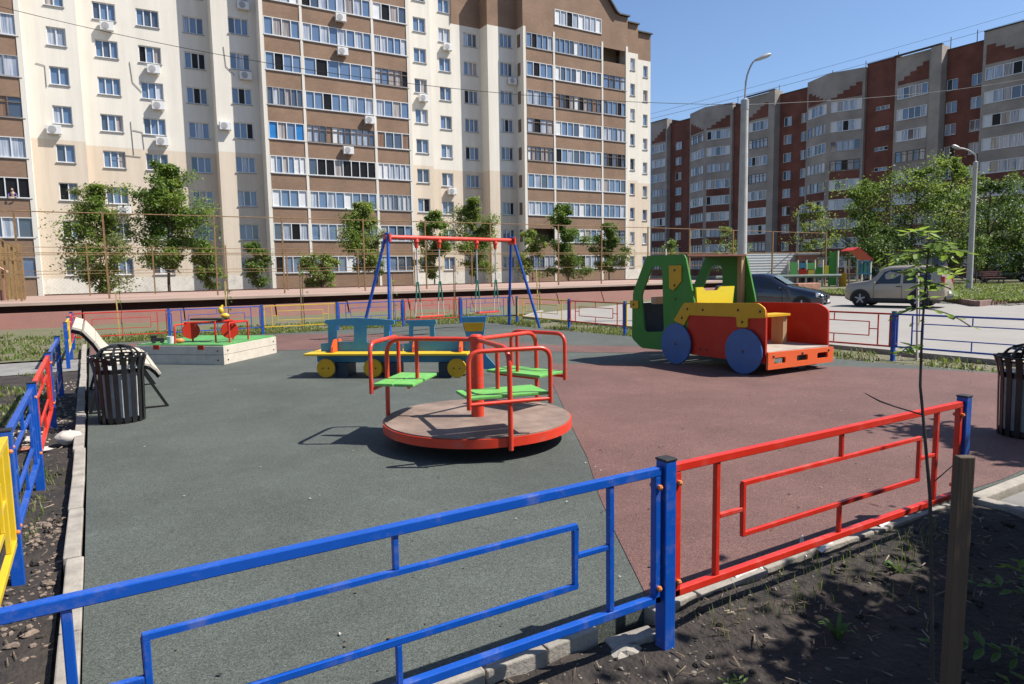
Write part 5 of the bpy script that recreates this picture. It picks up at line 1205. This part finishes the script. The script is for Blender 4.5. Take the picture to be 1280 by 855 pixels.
for y, z, x in [(8.05, .93, -.034), (7.72, .93, -.034), (7.02, .955, -.034), (6.62, .95, -.034), (6.94, .78, -.034), (8.17, .78, -.034), (8.35, 1.56, -.030), (8.35, 1.31, -.030), (9.36, .96, -.032), (8.35, 1.08, -.008), (8.32, .80, -.008), (7.78, .3, -.006), (7.65, .3, -.006), (7.25, .3, -.006), (7.12, .3, -.006)]:
    b.ball((X0+x+.005, y, z), .021, 10, 0, (.5, 1, 1))
b.build('bolt', M_DBOLT, tk, smooth=True)
for y in (8.28, 6.89):
    for x0, x1 in ((X0-.062, X0-.030), (XI+.004, XI+.036)):
        b = MB(); b.lathe([(0, 0), (.335, 0), (.340, .006), (.340, .026), (.335, .032), (0, .032)], 48, (x0, y, .345), 'x'); wh = b.build('wheel', M_WBLUE, tk, smooth=True)
        b = MB(); b.ball((x0-.003, y, .345), .022, 10, 0, (.5, 1, 1)); b.build('wheel_bolt', M_DBOLT, wh, smooth=True)
b = MB(); b.prism([(X0+.0, .355), (XI+.04, .335), (XI+.04, .10), (X0+.0, .105)], 6.482, 6.517, lambda a, c, t: (a, t, c), 0,
    [roundpoly([(X0+c-.13, z+.045), (X0+c+.13, z+.045), (X0+c+.13, z-.045), (X0+c-.13, z-.045)], .03) for c, z in ((.26, .225), (.78, .225), (1.27, .225))]); b.build('tail_bumper', M_OPANEL, tk)
b = MB()
for c in (.12, .78, 1.42): b.ball((X0+c, 6.48, .295), .022, 10, 0, (1, .5, 1))
b.build('bolt', M_DBOLT, tk, smooth=True)
b = MB(); b.box(X0+.037, XI-.038, 6.52, 7.9, .325, .36); b.build('bed_floor', mat('bed_ply', (.42, .36, .30), .7, .2, 4), tk)
b = MB(); b.box(X0+.037, XI-.30, 7.02, 7.30, .815, .85); b.build('bench_seat', M_OCHRE, tk)
b = MB(); b.box(XI-.42, XI-.33, 7.06, 7.28, .362, .814); b.build('bench_leg', M_WOOD, tk)
b = MB(); b.box(X0+.037, XI-.037, 7.86, 7.895, .36, .97); b.build('bed_front', M_PRED, tk)
b = MB(); b.box(X0+.06, XI-.06, 6.86, 6.95, .18, .322); b.box(X0+.06, XI-.06, 8.24, 8.33, .18, .322); b.box(X0+.6, X0+.75, 6.52, 6.7, .08, .32); b.box(XI-.5, XI-.34, 6.7, 6.8, -.02, .32); b.build('axle_beam', M_BLACK, tk)

# ================================================================== TOY TRAIN BENCH
tn = thing('toy_train', (3.09, 10.58, 0), 'blue toy train bench with yellow seat and round yellow wheels', 'play train', R(-37.27))
px = lambda a, c, t: (a, t, c)
car_o = [(-.17, .20), (-.17, .50), (-.05, .51), (-.04, .80), (-.10, .82), (-.08, .87), (.2, .895), (.45, .90), (.75, .885), (1.02, .86), (1.03, .80), (.95, .78), (.93, .50), (1.14, .49), (1.14, .20)]
b = MB(); b.prism(car_o, .10, .135, px, 0, [roundpoly([(.10, .78), (.38, .78), (.37, .53), (.09, .53)], .03), roundpoly([(.58, .78), (.86, .78), (.85, .51), (.57, .51)], .03)]); b.build('carriage_panel', M_TBLUE, tn, local=True)
loco = [(1.16, .20), (1.16, .49), (1.25, .50), (1.26, .80), (1.20, .81), (1.21, .86), (1.68, .86), (1.69, .80), (1.655, .79), (1.66, .585), (2.30, .575), (2.42, .52), (2.46, .30), (2.62, .12), (2.56, .08), (2.36, .10), (2.34, .20)]
b = MB(); b.prism(loco, .10, .135, px, 0, [roundpoly([(1.32, .76), (1.585, .76), (1.585, .54), (1.32, .53)], .025)]); b.build('engine_panel', M_TBLUE, tn, local=True)
b = MB(); b.prism([(2.08, .90), (2.47, .90), (2.43, .65), (2.40, .58), (2.16, .58), (2.14, .65)], .095, .14, px); b.build('chimney', M_TBLUE, tn, local=True)
b = MB(); b.prism([(2.115, .81), (2.44, .81), (2.41, .68), (2.15, .68)], .075, .093, px); b.build('chimney_band', M_OCHRE, tn, local=True)
b = MB(); b.box(-.32, 2.22, -.24, .098, .345, .378); b.build('seat', M_YEL, tn, local=True, bevel=.006)
b = MB(); b.box(-.30, 2.2, .137, .42, .345, .378); b.build('seat', M_YEL, tn, local=True, bevel=.006)
for u in (.09, 1.37, 2.09):
    for y0, y1 in ((-.16, .097), (.138, .36)):
        b = MB(); f_ = (lambda a, c, t: (t, a, c))
        s_ = -1 if y0 < 0 else 1; yi = y1 if s_ < 0 else y0
        b.prism([(yi, .38), (yi+s_*.22, .38), (yi+s_*.2, .46), (yi+s_*.10, .565), (yi, .575)], u-.018, u+.018, f_); b.build('armrest', M_OPANEL, tn, local=True)
b = MB(); b.box(-.2, 2.3, .0, .09, .22, .343); b.box(-.2, 2.3, .15, .24, .22, .343); b.build('chassis_beam', M_TBLUE, tn, local=True)
for u in (.01, .75, 2.05):
    for y0 in (-.20, .36):
        b = MB(); b.lathe([(0, 0), (.142, 0), (.146, .006), (.146, .024), (.142, .03), (0, .03)], 32, (u, y0, .15), 'y'); wh = b.build('wheel', M_OCHRE, tn, smooth=True, local=True)
        b = MB()
        for s_ in (-.045, .045): b.ball((u+s_, y0-.002 if y0 < 0 else y0+.032, .15), .014, 8, 0, (1, .5, 1))
        b.build('wheel_bolt', M_DBOLT, wh, smooth=True, local=True)
for u in (.22, 1.0, 1.85):
    b = MB(); b.box(u-.1, u+.1, -.1, .3, .0, .22); b.build('support_block', M_NAVY, tn, local=True)

# ================================================================== SWING
A = Vector((6.1, 15.7, 0)); B = Vector((10.2, 16.7, 0)); dS = (B-A).normalized(); nS = Vector((-dS.y, dS.x, 0)); zT = 2.44
sw = thing('swing_frame', tuple((A+B)/2), 'blue swing frame with a red top beam and two hanging seats', 'swing')
for P_ in (A, B):
    for s_ in (-1, 1):
        f = P_+nS*s_*.62+dS*(-.45 if P_ is A else .45); b = MB(); b.tube([(f.x, f.y, -.05), (P_.x+nS.x*s_*.03, P_.y+nS.y*s_*.03, zT+.10)], .038, 12); b.build('leg', M_BLUE, sw, smooth=True)
b = MB(); b.tube([A+Vector((0, 0, zT))-dS*.06, B+Vector((0, 0, zT))+dS*.06], .055, 14); b.build('beam', M_ORED, sw, smooth=True)
for P_ in (A, B):
    b = MB(); c = P_+Vector((0, 0, zT-.02)); b.bar(c-nS*.14, c+nS*.14, .05, .2); b.build('end_bracket', M_ORED, sw)
def hp(u): return A.lerp(B, u)
for ua, ub in ((.205, .375), (.68, .845)):
    pa, pb_ = hp(ua), hp(ub)
    b = MB(); c0 = pa+Vector((0, 0, .47)); c1 = pb_+Vector((0, 0, .47)); b.bar(c0-dS*.03, c1+dS*.03, .2, .04); st_ = b.build('swing_seat', M_ORED, sw, bevel=.008)
    for p_ in (pa, pb_):
        b = MB(); b.lathe([(.05, zT-.02), (.075, zT-.10), (.05, zT-.12), (.042, zT-.25), (0, zT-.26)], 12, (p_.x, p_.y, 0)); b.build('bearing', M_ORED, sw, smooth=True)
        b = MB(); b.tube([(p_.x, p_.y, zT-.24), (p_.x, p_.y, 1.35)], .020, 8); b.build('hanger_rod', M_CHAIN, sw, smooth=True)
        for s_ in (-1, 1):
            q = p_+dS*s_*.02
            b = MB(); b.tube([(q.x, q.y, 1.35), (q.x+dS.x*s_*.05, q.y+dS.y*s_*.05, .85)], .020, 8); b.build('green_sleeve', M_GRN_SLV, sw, smooth=True)
            b = MB(); b.tube([(q.x+dS.x*s_*.05, q.y+dS.y*s_*.05, .85), (q.x+dS.x*s_*.08, q.y+dS.y*s_*.08, .48)], .016, 8); b.build('strap', M_ROPEW, sw, smooth=True)

# ================================================================== SANDBOX
u1 = Vector((.70, -.63, 0)).normalized(); u2 = Vector((.66, .72, 0)).normalized(); SC = Vector((1.93, 13.1, 0)); Ls = 1.78
def SB(a, c, z): q = SC-u1*a+u2*c; return (q.x, q.y, z)      # a: along the shaded face to the left, c: along the sunlit face
sb = thing('sandbox', tuple(SC-u1*.9+u2*.9), 'white board sandbox closed with a flat green lid', 'sandbox')
def slab(b, a0, a1, c0, c1, z0, z1, mi=0):
    v = [SB(a0, c0, z0), SB(a1, c0, z0), SB(a1, c1, z0), SB(a0, c1, z0), SB(a0, c0, z1), SB(a1, c0, z1), SB(a1, c1, z1), SB(a0, c1, z1)]
    b.add(v, [(0, 3, 2, 1), (4, 5, 6, 7), (0, 1, 5, 4), (1, 2, 6, 5), (2, 3, 7, 6), (3, 0, 4, 7)], mi)
for (a0, a1, c0, c1) in ((0, Ls, 0, .045), (0, .045, .047, Ls-.047), (Ls-.045, Ls, .047, Ls-.047), (0, Ls, Ls-.045, Ls)):
    b = MB(); slab(b, a0, a1, c0, c1, 0, .172); slab(b, a0, a1, c0, c1, .178, .335); b.build('side_board', M_WHITEWD, sb, bevel=.004)
b = MB(); slab(b, .02, Ls*.497, .02, Ls-.02, .337, .36); slab(b, Ls*.503, Ls-.02, .02, Ls-.02, .337, .36); b.build('lid', mat('green_lid', (.10, .36, .10), .5, .2, 5), sb)
for a in (.45, 1.35):
    b = MB(); slab(b, a-.06, a+.06, -.012, .0, .27, .345); b.build('hinge', M_PRED, sb)
b = MB()
for c in (.12, Ls-.12):
    for z in (.08, .25): q = SB(-.002, c, z); b.ball(q, .016, 8)
for a in (.12, Ls-.12):
    for z in (.08, .25): q = SB(a, -.002, z); b.ball(q, .016, 8)
b.build('bolt', M_DBOLT, sb, smooth=True)
# red tubular handles bolted to the lid
hf = thing('play_table', SB(.55, .75, .36), 'red tubular frame with two round red panels standing on the green sandbox lid', 'play frame')
b = MB()
def U(a0, c0, a1, c1, h): b.tube(roundpath([SB(a0, c0, .36), SB(a0, c0, .36+h), SB(a1, c1, .36+h), SB(a1, c1, .36)], .05, 5), .017, 8)
U(1.05, .12, 1.05, .62, .34); U(.10, .35, .10, .95, .36); U(.45, .45, .45, 1.0, .38); b.tube([SB(1.05, .4, .72), SB(.1, .55, .74)], .02, 8); b.tube([SB(1.0, .62, .70), SB(.1, .95, .72)], .02, 8)
b.build('frame', M_RED, hf, smooth=True)
for a, c in ((.93, .42), (.22, .55)):
    b = MB(); q = SB(a, c, .575); b.lathe([(0, -.02), (.15, -.02), (.155, 0), (.15, .02), (0, .02)], 24, q, 'y'); b.build('round_panel', M_PRED, hf, smooth=True)
b = MB(); q = Vector(SB(.6, .6, .78)); b.bar(q-u1*.38, q+u1*.28, .26, .035); b.build('table_top', mat('dark_board', (.05, .04, .03), .6), hf)
yt = thing('toy_duck', SB(.33, .6, .80), 'small yellow plastic toy lying on the dark board of the red frame', 'toy')
b = MB(); q = Vector(SB(.33, .6, .845)); b.ball(tuple(q), .065, 12, 0, (1.2, .9, .7)); b.ball(tuple(q+Vector((-.07, 0, .10))), .055, 12, 0, (.9, .9, 1.2)); b.tube([q+Vector((-.06, 0, .15)), q+Vector((-.03, 0, .2))], [.03, .015], 8); b.build('body', M_YEL, yt, smooth=True)
ty = thing('toy_truck', SB(1.45, .2, .36), 'small black toy truck lying on the left part of the green lid', 'toy')
b = MB(); q = SB(1.5, .25, .36); b.box(q[0]-.12, q[0]+.10, q[1]-.06, q[1]+.06, q[2]+.03, q[2]+.10); b.box(q[0]-.13, q[0]-.02, q[1]-.05, q[1]+.05, q[2]+.10, q[2]+.15); b.build('body', M_BLACK, ty, bevel=.012)
b = MB()
for s_ in (-.08, .06): b.lathe([(0, -.075), (.035, -.075), (.035, .075), (0, .075)], 12, (q[0]+s_, q[1], q[2]+.036), 'y')
b.build('wheel', M_TYRE, ty, smooth=True)
b = MB(); q = SB(1.22, .22, .36); b.lathe([(0, 0), (.05, 0), (.066, .13), (.058, .13), (.045, .01)], 14, q); tag(b.build('toy_bucket', M_FRAME, smooth=True), 'small white bucket beside the black toy truck on the lid', 'bucket')
b = MB(); q = SB(1.08, .2, .36); b.ball((q[0]+.05, q[1], q[2]+.045), .05, 10, 0, (1.7, .9, .9)); tag(b.build('toy_ball', M_BOLT, smooth=True), 'orange toy lump right of the white bucket on the lid', 'toy')

# ================================================================== BINS
def litter_bin(loc, label, rz=0):
    t = thing('litter_bin', loc, label, 'litter bin', rz, 'black slatted metal litter bins')
    b = MB(); b.lathe([(0, .05), (.185, .05), (.20, .60), (.195, .60), (.18, .06)], 28); b.build('liner', M_LINER, t, smooth=True, local=True)
    prof = [(.222, .0), (.232, .30), (.238, .56), (.252, .64), (.278, .735)]; N = 18
    b = MB()
    for k in range(N):
        a = 2*PI*k/N; e = Vector((math.cos(a), math.sin(a), 0)); tt = Vector((-e.y, e.x, 0)); w_ = .0245
        for (r0, z0), (r1, z1) in zip(prof[:-1], prof[1:]):
            v = []
            for r, z in ((r0, z0), (r1, z1)):
                for dr in (0, .008):
                    for s_ in (-1, 1): q = e*(r+dr)+tt*s_*w_*(r/.235); v.append((q.x, q.y, z))
            b.add(v, [(0, 1, 3, 2), (4, 6, 7, 5), (0, 4, 5, 1), (2, 3, 7, 6), (0, 2, 6, 4), (1, 5, 7, 3)])
        q = e*.283; b.ball((q.x, q.y, .737), .013, 8, 0, (1, 1, .7))
    b.build('slats', M_BLACK, t, local=True)
    for r, z, h in ((.218, .02, .045), (.232, .55, .045), (.262, .69, .02), (.279, .725, .018)):
        b = MB(); b.lathe([(r, z), (r+.0, z+h), (r-.008, z+h), (r-.008, z), (r, z)], 32); b.build('hoop', M_BLACK, t, smooth=True, local=True)
    b = MB()
    for k in range(3):
        a = k*PI/3+.3; pts = [(.22*math.cos(a)*math.cos(q), .22*math.sin(a)*math.cos(q), .71+.14*math.sin(q)) for q in [PI*i/10 for i in range(11)]]
        b.tube(pts, .012, 6)
    b.lathe([(.155, .80), (.167, .81), (.155, .82), (.143, .81), (.155, .80)], 24)
    b.build('dome_ring', M_BLACK, t, smooth=True, local=True)
    b = MB(); b.lathe([(0, .03), (.21, .03), (.21, .015), (0, .015)], 24); b.build('base_plate', M_BLACK, t, local=True)
    return t
lb_ = litter_bin((.19, 8.72, 0), 'black slatted litter bin standing in front of the wavy bench at left')
c = copy_tree(lb_); c.location = (7.32, 2.86, 0); c.rotation_euler = (0, 0, .4); c['label'] = 'black slatted litter bin cut by the right edge of the photo'

# ================================================================== BENCH (wavy, seen end-on)
be = thing('park_bench', (.2, 10.3, 0), 'cream slatted bench with raised backrest and black legs behind the left bin', 'bench')
prof = [(-.24, 1.01), (-.14, .975), (-.03, .83), (.05, .68), (.12, .59), (.2, .545), (.34, .54), (.46, .535), (.53, .51), (.59, .45), (.625, .395)]
Y0, Y1 = 9.32, 11.5
for seg, nm in ((range(0, 4), 'backrest_board'), (range(4, 10), 'seat_board')):
    for i in seg:
        (x0, z0), (x1, z1) = prof[i], prof[i+1]; a = Vector((x0, 0, z0)); q = Vector((x1, 0, z1)); d = (q-a).normalized(); n = Vector((-d.z, 0, d.x))*.034
        a = a+d*.0035; q = q-d*.0035
        b = MB(); v = [(p.x, y, p.z) for y in (Y0, Y1) for p in (a, q, q+n, a+n)]
        b.add(v, [(0, 1, 2, 3), (7, 6, 5, 4), (0, 4, 5, 1), (1, 5, 6, 2), (2, 6, 7, 3), (3, 7, 4, 0)]); b.build(nm, M_CREAMWOOD, be, bevel=.005)
for y in (Y0+.04, Y1-.1):
    b = MB(); b.tube([(x, y, z-.022) for x, z in prof], .022, 8); b.build('side_rail', M_BLACK, be, smooth=True)
    b = MB(); b.bar((.45, y, .47), (.70, y, 0), .034); b.build('leg', M_BLACK, be)
    b = MB(); b.bar((.05, y, .58), (-.12, y, 0), .034); b.build('leg', M_BLACK, be)
    b = MB(); b.bar((-.12, y, .01), (.70, y, .01), .035, .018); b.build('foot_bar', M_BLACK, be)

# ================================================================== STONE, LITTER
g9 = random.Random(9)
b = MB(); b.ball((-.30, 8.15, -.01), .12, 14, 0, (1.0, 1.0, .62), .12, g9); tag(b.build('stone', mat('pale_stone', (.52, .47, .42), .9, .2, 9), smooth=True), 'pale rounded stone on the kerb in front of the left bin', 'stone')
for (x, y, r, lab) in [(-.62, 8.5, .07, 'flat broken brick piece in the dirt by the red left panel'), (-.52, 7.9, .06, 'white chip lying in the dirt before the pale stone'), (-.66, 8.05, .05, 'small reddish shard beside the white chip at the left fence')]:
    b = MB(); b.ball((x, y, -.05), r, 8, 0, (1.4, .8, .5), .25, g9); tag(b.build('brick_shard', mat('shard_'+str(int(r*100)), (.5, .45, .4) if r != .05 else (.4, .16, .1), .9, .2, 9)), lab, 'rubble')
def litter(pts, lab):
    b = MB(); n = len(pts)
    for (x, y, w_, h) in pts:
        b.add([(x, y, -.015), (x+w_, y+.03, -.01), (x+w_*1.05, y+.06, h), (x+w_*.3, y+.05, h*.8), (x-.01, y+.045, h*.3)], [(0, 1, 2, 3, 4)])
    o = b.build('plastic_scrap', mat('plastic_film', (.72, .68, .66), .45), fix=False)
    md = o.modifiers.new('thick', 'SOLIDIFY'); md.thickness = .003
    tag(o, lab, 'litter')
litter([(2.95, 2.30, .26, .03)], 'crumpled white film along the kerb under the near red panel')
litter([(2.75, 2.28, .16, .03)], 'torn strip of white film at the left foot of the near red panel')
litter([(3.42, 2.29, .15, .03)], 'white film scrap just right of the upright paper scrap under the red panel')
litter([(3.30, 2.30, .04, .085)], 'upright scrap of white paper on the kerb under the near red panel')
litter([(4.05, 2.3, .13, .04)], 'crumpled white wrapper under the right end of the near red panel')
b = MB(); b.ball((1.90, 2.2, -.085), .07, 10, 0, (1.3, .7, .5), .2, g9); tag(b.build('concrete_lump', M_CONC), 'rough concrete lump in the kerb gap left of the blue post', 'concrete')

# ================================================================== STAKES, SAPLINGS, NEAR PLANTS
def sapling(loc, h, lean, label, seed, col=M_WPOST, leaves=14):
    g = random.Random(seed); t = thing('staked_sapling', loc, label, 'sapling', 0, 'staked saplings round the playground')
    b = MB(); b.bar((0, 0, -.1), (lean, 0, h), .032); b.build('stake', col, t, local=True)
    b = MB(); pts = [Vector((.07+g.uniform(-.02, .02), .04, h*1.08*k/5)) for k in range(6)]; b.tube(pts, [.012, .011, .010, .008, .006, .004], 6); b.build('stem', M_STEM, t, smooth=True, local=True)
    b = MB()
    for k in range(leaves):
        q = pts[g.choice((2, 3, 4, 4, 5, 5))]+Vector((g.gauss(0, .07), g.gauss(0, .07), g.gauss(0, .08)))
        for _ in range(4): leaf(b, q, g, g.uniform(.05, .10), g.randrange(2))
    b.build('leaves', [L_MID, L_LIT], t, local=True, fix=False)
    return t
M_YST = mat('yellowish_stake', (.55, .38, .12), .7, .2, 8)
sapling((.55, 21.0, -.08), 1.25, -.03, 'bare yellow stake with a tiny sapling behind the red panel left of the sandbox', 51, M_YST, 6)
sapling((3.2, 20.9, -.08), 1.5, .02, 'yellow staked sapling straight above the sandbox toys', 52, M_YST, 10)
sapling((5.4, 21.2, -.08), 2.0, .0, 'brown stemmed sapling on a stake behind the yellow far panel', 53, M_RUST, 14)
sapling((8.4, 21.4, -.08), 1.5, .0, 'yellow staked sapling behind the left swing leg', 54, M_YST, 4)
sapling((11.0, 22.0, -.08), 1.9, .0, 'thin brown staked sapling seen between the hanging swing seats', 55, M_RUST, 6)
sapling((15.0, 22.6, -.08), 1.7, -.1, 'short leaning yellow sapling right of the swing beyond the fence', 56, M_YST, 16)
sapling((13.4, 13.9, -.08), 2.2, .0, 'tall thin pale stake just left of the toy truck cab', 57, M_WPOST, 3)
sapling((12.35, 6.55, -.06), 1.5, -.1, 'white leaning stake in the strip by the road near the blue right post', 58, M_WPOST, 8)

# near stake
b = MB(); b.bar((1.695, .795, -.3), (1.722, .795, 1.15), .039, .024, up=(.52, .854, 0)); st_ = b.build('wooden_stake', M_STAKE, bevel=.003); tag(st_, 'rough wooden stake in the shaded dirt at the lower right, beside a thin sapling', 'stake')

def pinnate(b, p, d, L, g, n=7, size=.05, mi=0, droop=.25, wf=.19):
    """compound leaf: leaflets along a drooping rachis"""
    d = Vector(d).normalized(); s_ = d.cross(Vector((0, 0, 1))).normalized(); pts = []
    for k in range(n+1):
        u = k/n; pts.append(Vector(p)+d*L*u+Vector((0, 0, -droop*L*u*u)))
    b.tube(pts, [.0016]*(n+1), 4, 2)
    for k in range(1, n+1):
        for sg in ((-1, 1) if k < n else (0,)):
            q = pts[k]; w_ = size*g.uniform(.8, 1.15)*(1-.25*abs(k/n-.5)); ld = (s_*sg+d*(.45 if sg else 1)+Vector((0, 0, g.uniform(-.9, .25)))).normalized(); ls = ld.cross(Vector((0, 0, 1))).normalized()
            up = Vector((0, 0, .06*w_))
            b.add([q, q+ld*w_*.4+ls*w_*wf+up, q+ld*w_*.75+ls*w_*wf*.75, q+ld*w_, q+ld*w_*.75-ls*w_*wf*.75, q+ld*w_*.4-ls*w_*wf+up, q+ld*w_*.5-up], [(0, 1, 6), (1, 2, 6), (2, 3, 6), (3, 4, 6), (4, 5, 6), (5, 0, 6)], mi)
g3 = random.Random(33)
ns = thing('young_sapling', (1.92, .93, -.08), 'thin dark stemmed sapling with feathery leaves in the right foreground', 'sapling')
FW_ = Vector((.52, .854, 0)); RT_ = Vector((.854, -.52, 0))
def NS(dx, z, dd=0): q = RT_*(1.03+dx)+FW_*(1.79+dd); return Vector((q.x, q.y, z))
stem = [NS(.14, -.1), NS(.125, .3), NS(.10, .75), NS(.085, .98), NS(.06, 1.17), NS(.045, 1.28), NS(.043, 1.42), NS(.047, 1.55), NS(.052, 1.68)]
b = MB(); b.tube(stem, [.0065, .006, .005, .0045, .004, .0036, .003, .0026, .002], 8)
b.tube([NS(.060, 1.20), NS(-.02, 1.225), NS(-.06, 1.24), NS(-.10, 1.262)], [.0022, .0018, .0022, .0012], 5); b.tube([NS(.095, 1.02, 0), NS(.15, 1.07), NS(.19, 1.085)], [.0018, .0013, .001], 5)
for z, dx in ((.62, -.05), (.80, .04), (.70, .05)): b.tube([NS(.11, z), NS(.11+dx, z+.02)], [.0018, .001], 5)
b.build('stem', M_STEM, ns, smooth=True)
b = MB()
for z0, z1, cnt, lr in ((1.375, 1.39, 1, .09), (1.48, 1.49, 2, .11), (1.53, 1.555, 3, .10), (1.575, 1.60, 5, .095), (1.62, 1.685, 9, .085)):
    for k in range(cnt):
        a = 2*PI*(k+g3.random()*.8)/cnt; d = Vector((math.cos(a), math.sin(a), g3.uniform(-.05, .35)))
        z = g3.uniform(z0, z1); pinnate(b, NS(.046, z), d, lr*g3.uniform(.75, 1.3), g3, g3.choice((4, 5, 5)), .037, g3.choice((0, 0, 1)), g3.uniform(.15, .5), .27)
b.build('leaves', [L_MID, L_FRESH, M_STEM], ns, fix=False)
# broad shaded shrub, bottom right
def shrub(loc, label, seed, n, L, size, mats, spread, h, cat='plant', name='leafy_weed'):
    g = random.Random(seed); t = thing(name, loc, label, cat, 0, None); b = MB(); sb_ = MB()
    for k in range(n):
        a = g.uniform(0, 2*PI); r = g.uniform(0, spread); z = g.uniform(.02, h); p = Vector((math.cos(a)*r*.5, math.sin(a)*r*.5, z)); d = Vector((math.cos(a), math.sin(a), g.uniform(.1, .7)))
        sb_.tube([(0, 0, -.05), tuple(p*.6), tuple(p)], [.004, .003, .002], 5); pinnate(b, p, d, L*g.uniform(.7, 1.2), g, 6, size, g.randrange(2), .3)
    sb_.build('stem', M_STEM, t, local=True); b.build('leaves', list(mats)+[M_STEM], t, local=True, fix=False)
    return t
shrub((3.15, .95, -.08), 'dark feathery shrub in the shade right of the wooden stake', 61, 34, .30, .085, (L_DRK, L_MID), .42, .55)
shrub((4.1, 1.25, -.08), 'low dark shrub in the shade near the end of the red panel', 62, 26, .24, .07, (L_DRK, L_MID), .34, .34)
shrub((2.35, .62, -.08), 'sprawling dark weed below the wooden stake at the bottom edge', 63, 16, .2, .06, (L_DRK, L_MID), .3, .2)
shrub((2.05, 1.62, -.09), 'small sprouting weed right of the blue post in half shade', 64, 9, .10, .035, (L_DRK, L_MID), .12, .10)
def tuft(loc, label, seed, n, h):
    g = random.Random(seed); t = thing('grass_tuft', loc, label, 'plant'); b = MB()
    for k in range(n):
        a = g.uniform(0, 2*PI); l = h*g.uniform(.4, .9); hh = h*g.uniform(.5, 1); pts = [Vector((math.cos(a)*l*u, math.sin(a)*l*u, hh*(1-(1-u)**2)-(.45*hh*max(0, u-.6)))) for u in (0, .25, .5, .75, 1)]
        s_ = Vector((-math.sin(a), math.cos(a), 0)); ws = [.008, .010, .009, .006, .001]
        v = [p+s_*w_*sg for p, w_ in zip(pts, ws) for sg in (-1, 1)]; b.add(v, [(2*i, 2*i+1, 2*i+3, 2*i+2) for i in range(4)])
    b.build('blades', L_DRK, t, local=True, fix=False); return t  # darkest leaf colour, picked to deepen the shade on the dirt
tuft((2.05, 1.12, -.08), 'tuft of broad arching grass blades in the dark dirt at the bottom', 71, 12, .20)
tuft((2.75, 1.75, -.08), 'thin grass tuft in the shade below the middle of the near red panel', 72, 10, .12)
tuft((3.6, 1.95, -.08), 'grass tuft in half shade under the right part of the near red panel', 73, 10, .12)

# off-frame bushes and trees added for the shade they cast across the right foreground
for i, (x, y, h, r, lab) in enumerate([(4.75, .15, 2.7, .75, 'unseen dense bush added for shade beside the camera, nearest to the wooden stake'), (5.75, .5, 2.7, .62, 'unseen dense bush added for shade beside the camera, nearest to the side path'), (4.1, -.45, 3.3, .8, 'tallest unseen dense bush, added for shade right behind the camera'), (6.6, .7, 2.3, .5, 'low unseen bush added for shade at the far end of the row')]):
    tree((x, y, -.08), h, r, .5, 81+i, lab, 'bushes shading the foreground', 15000, .11, (L_MID, L_LIT, L_DRK), .035, 3, clumps=54)
tree((5.6, -1.25, -.08), 5.0, 1.6, 1.9, 90, 'unseen taller leafy tree added behind the bushes to deepen the foreground shade', None, 22000, .14, (L_MID, L_LIT, L_DRK), .09, flat=.8, clumps=60)  # out of view, added to block sky and darken the shaded dirt
tree((9.3, 1.0, -.08), 4.3, .85, 2.4, 86, 'small leafy tree beyond the right bin whose shade falls beside it', None, 9000, .14, (L_MID, L_LIT, L_DRK), .07, clumps=30)
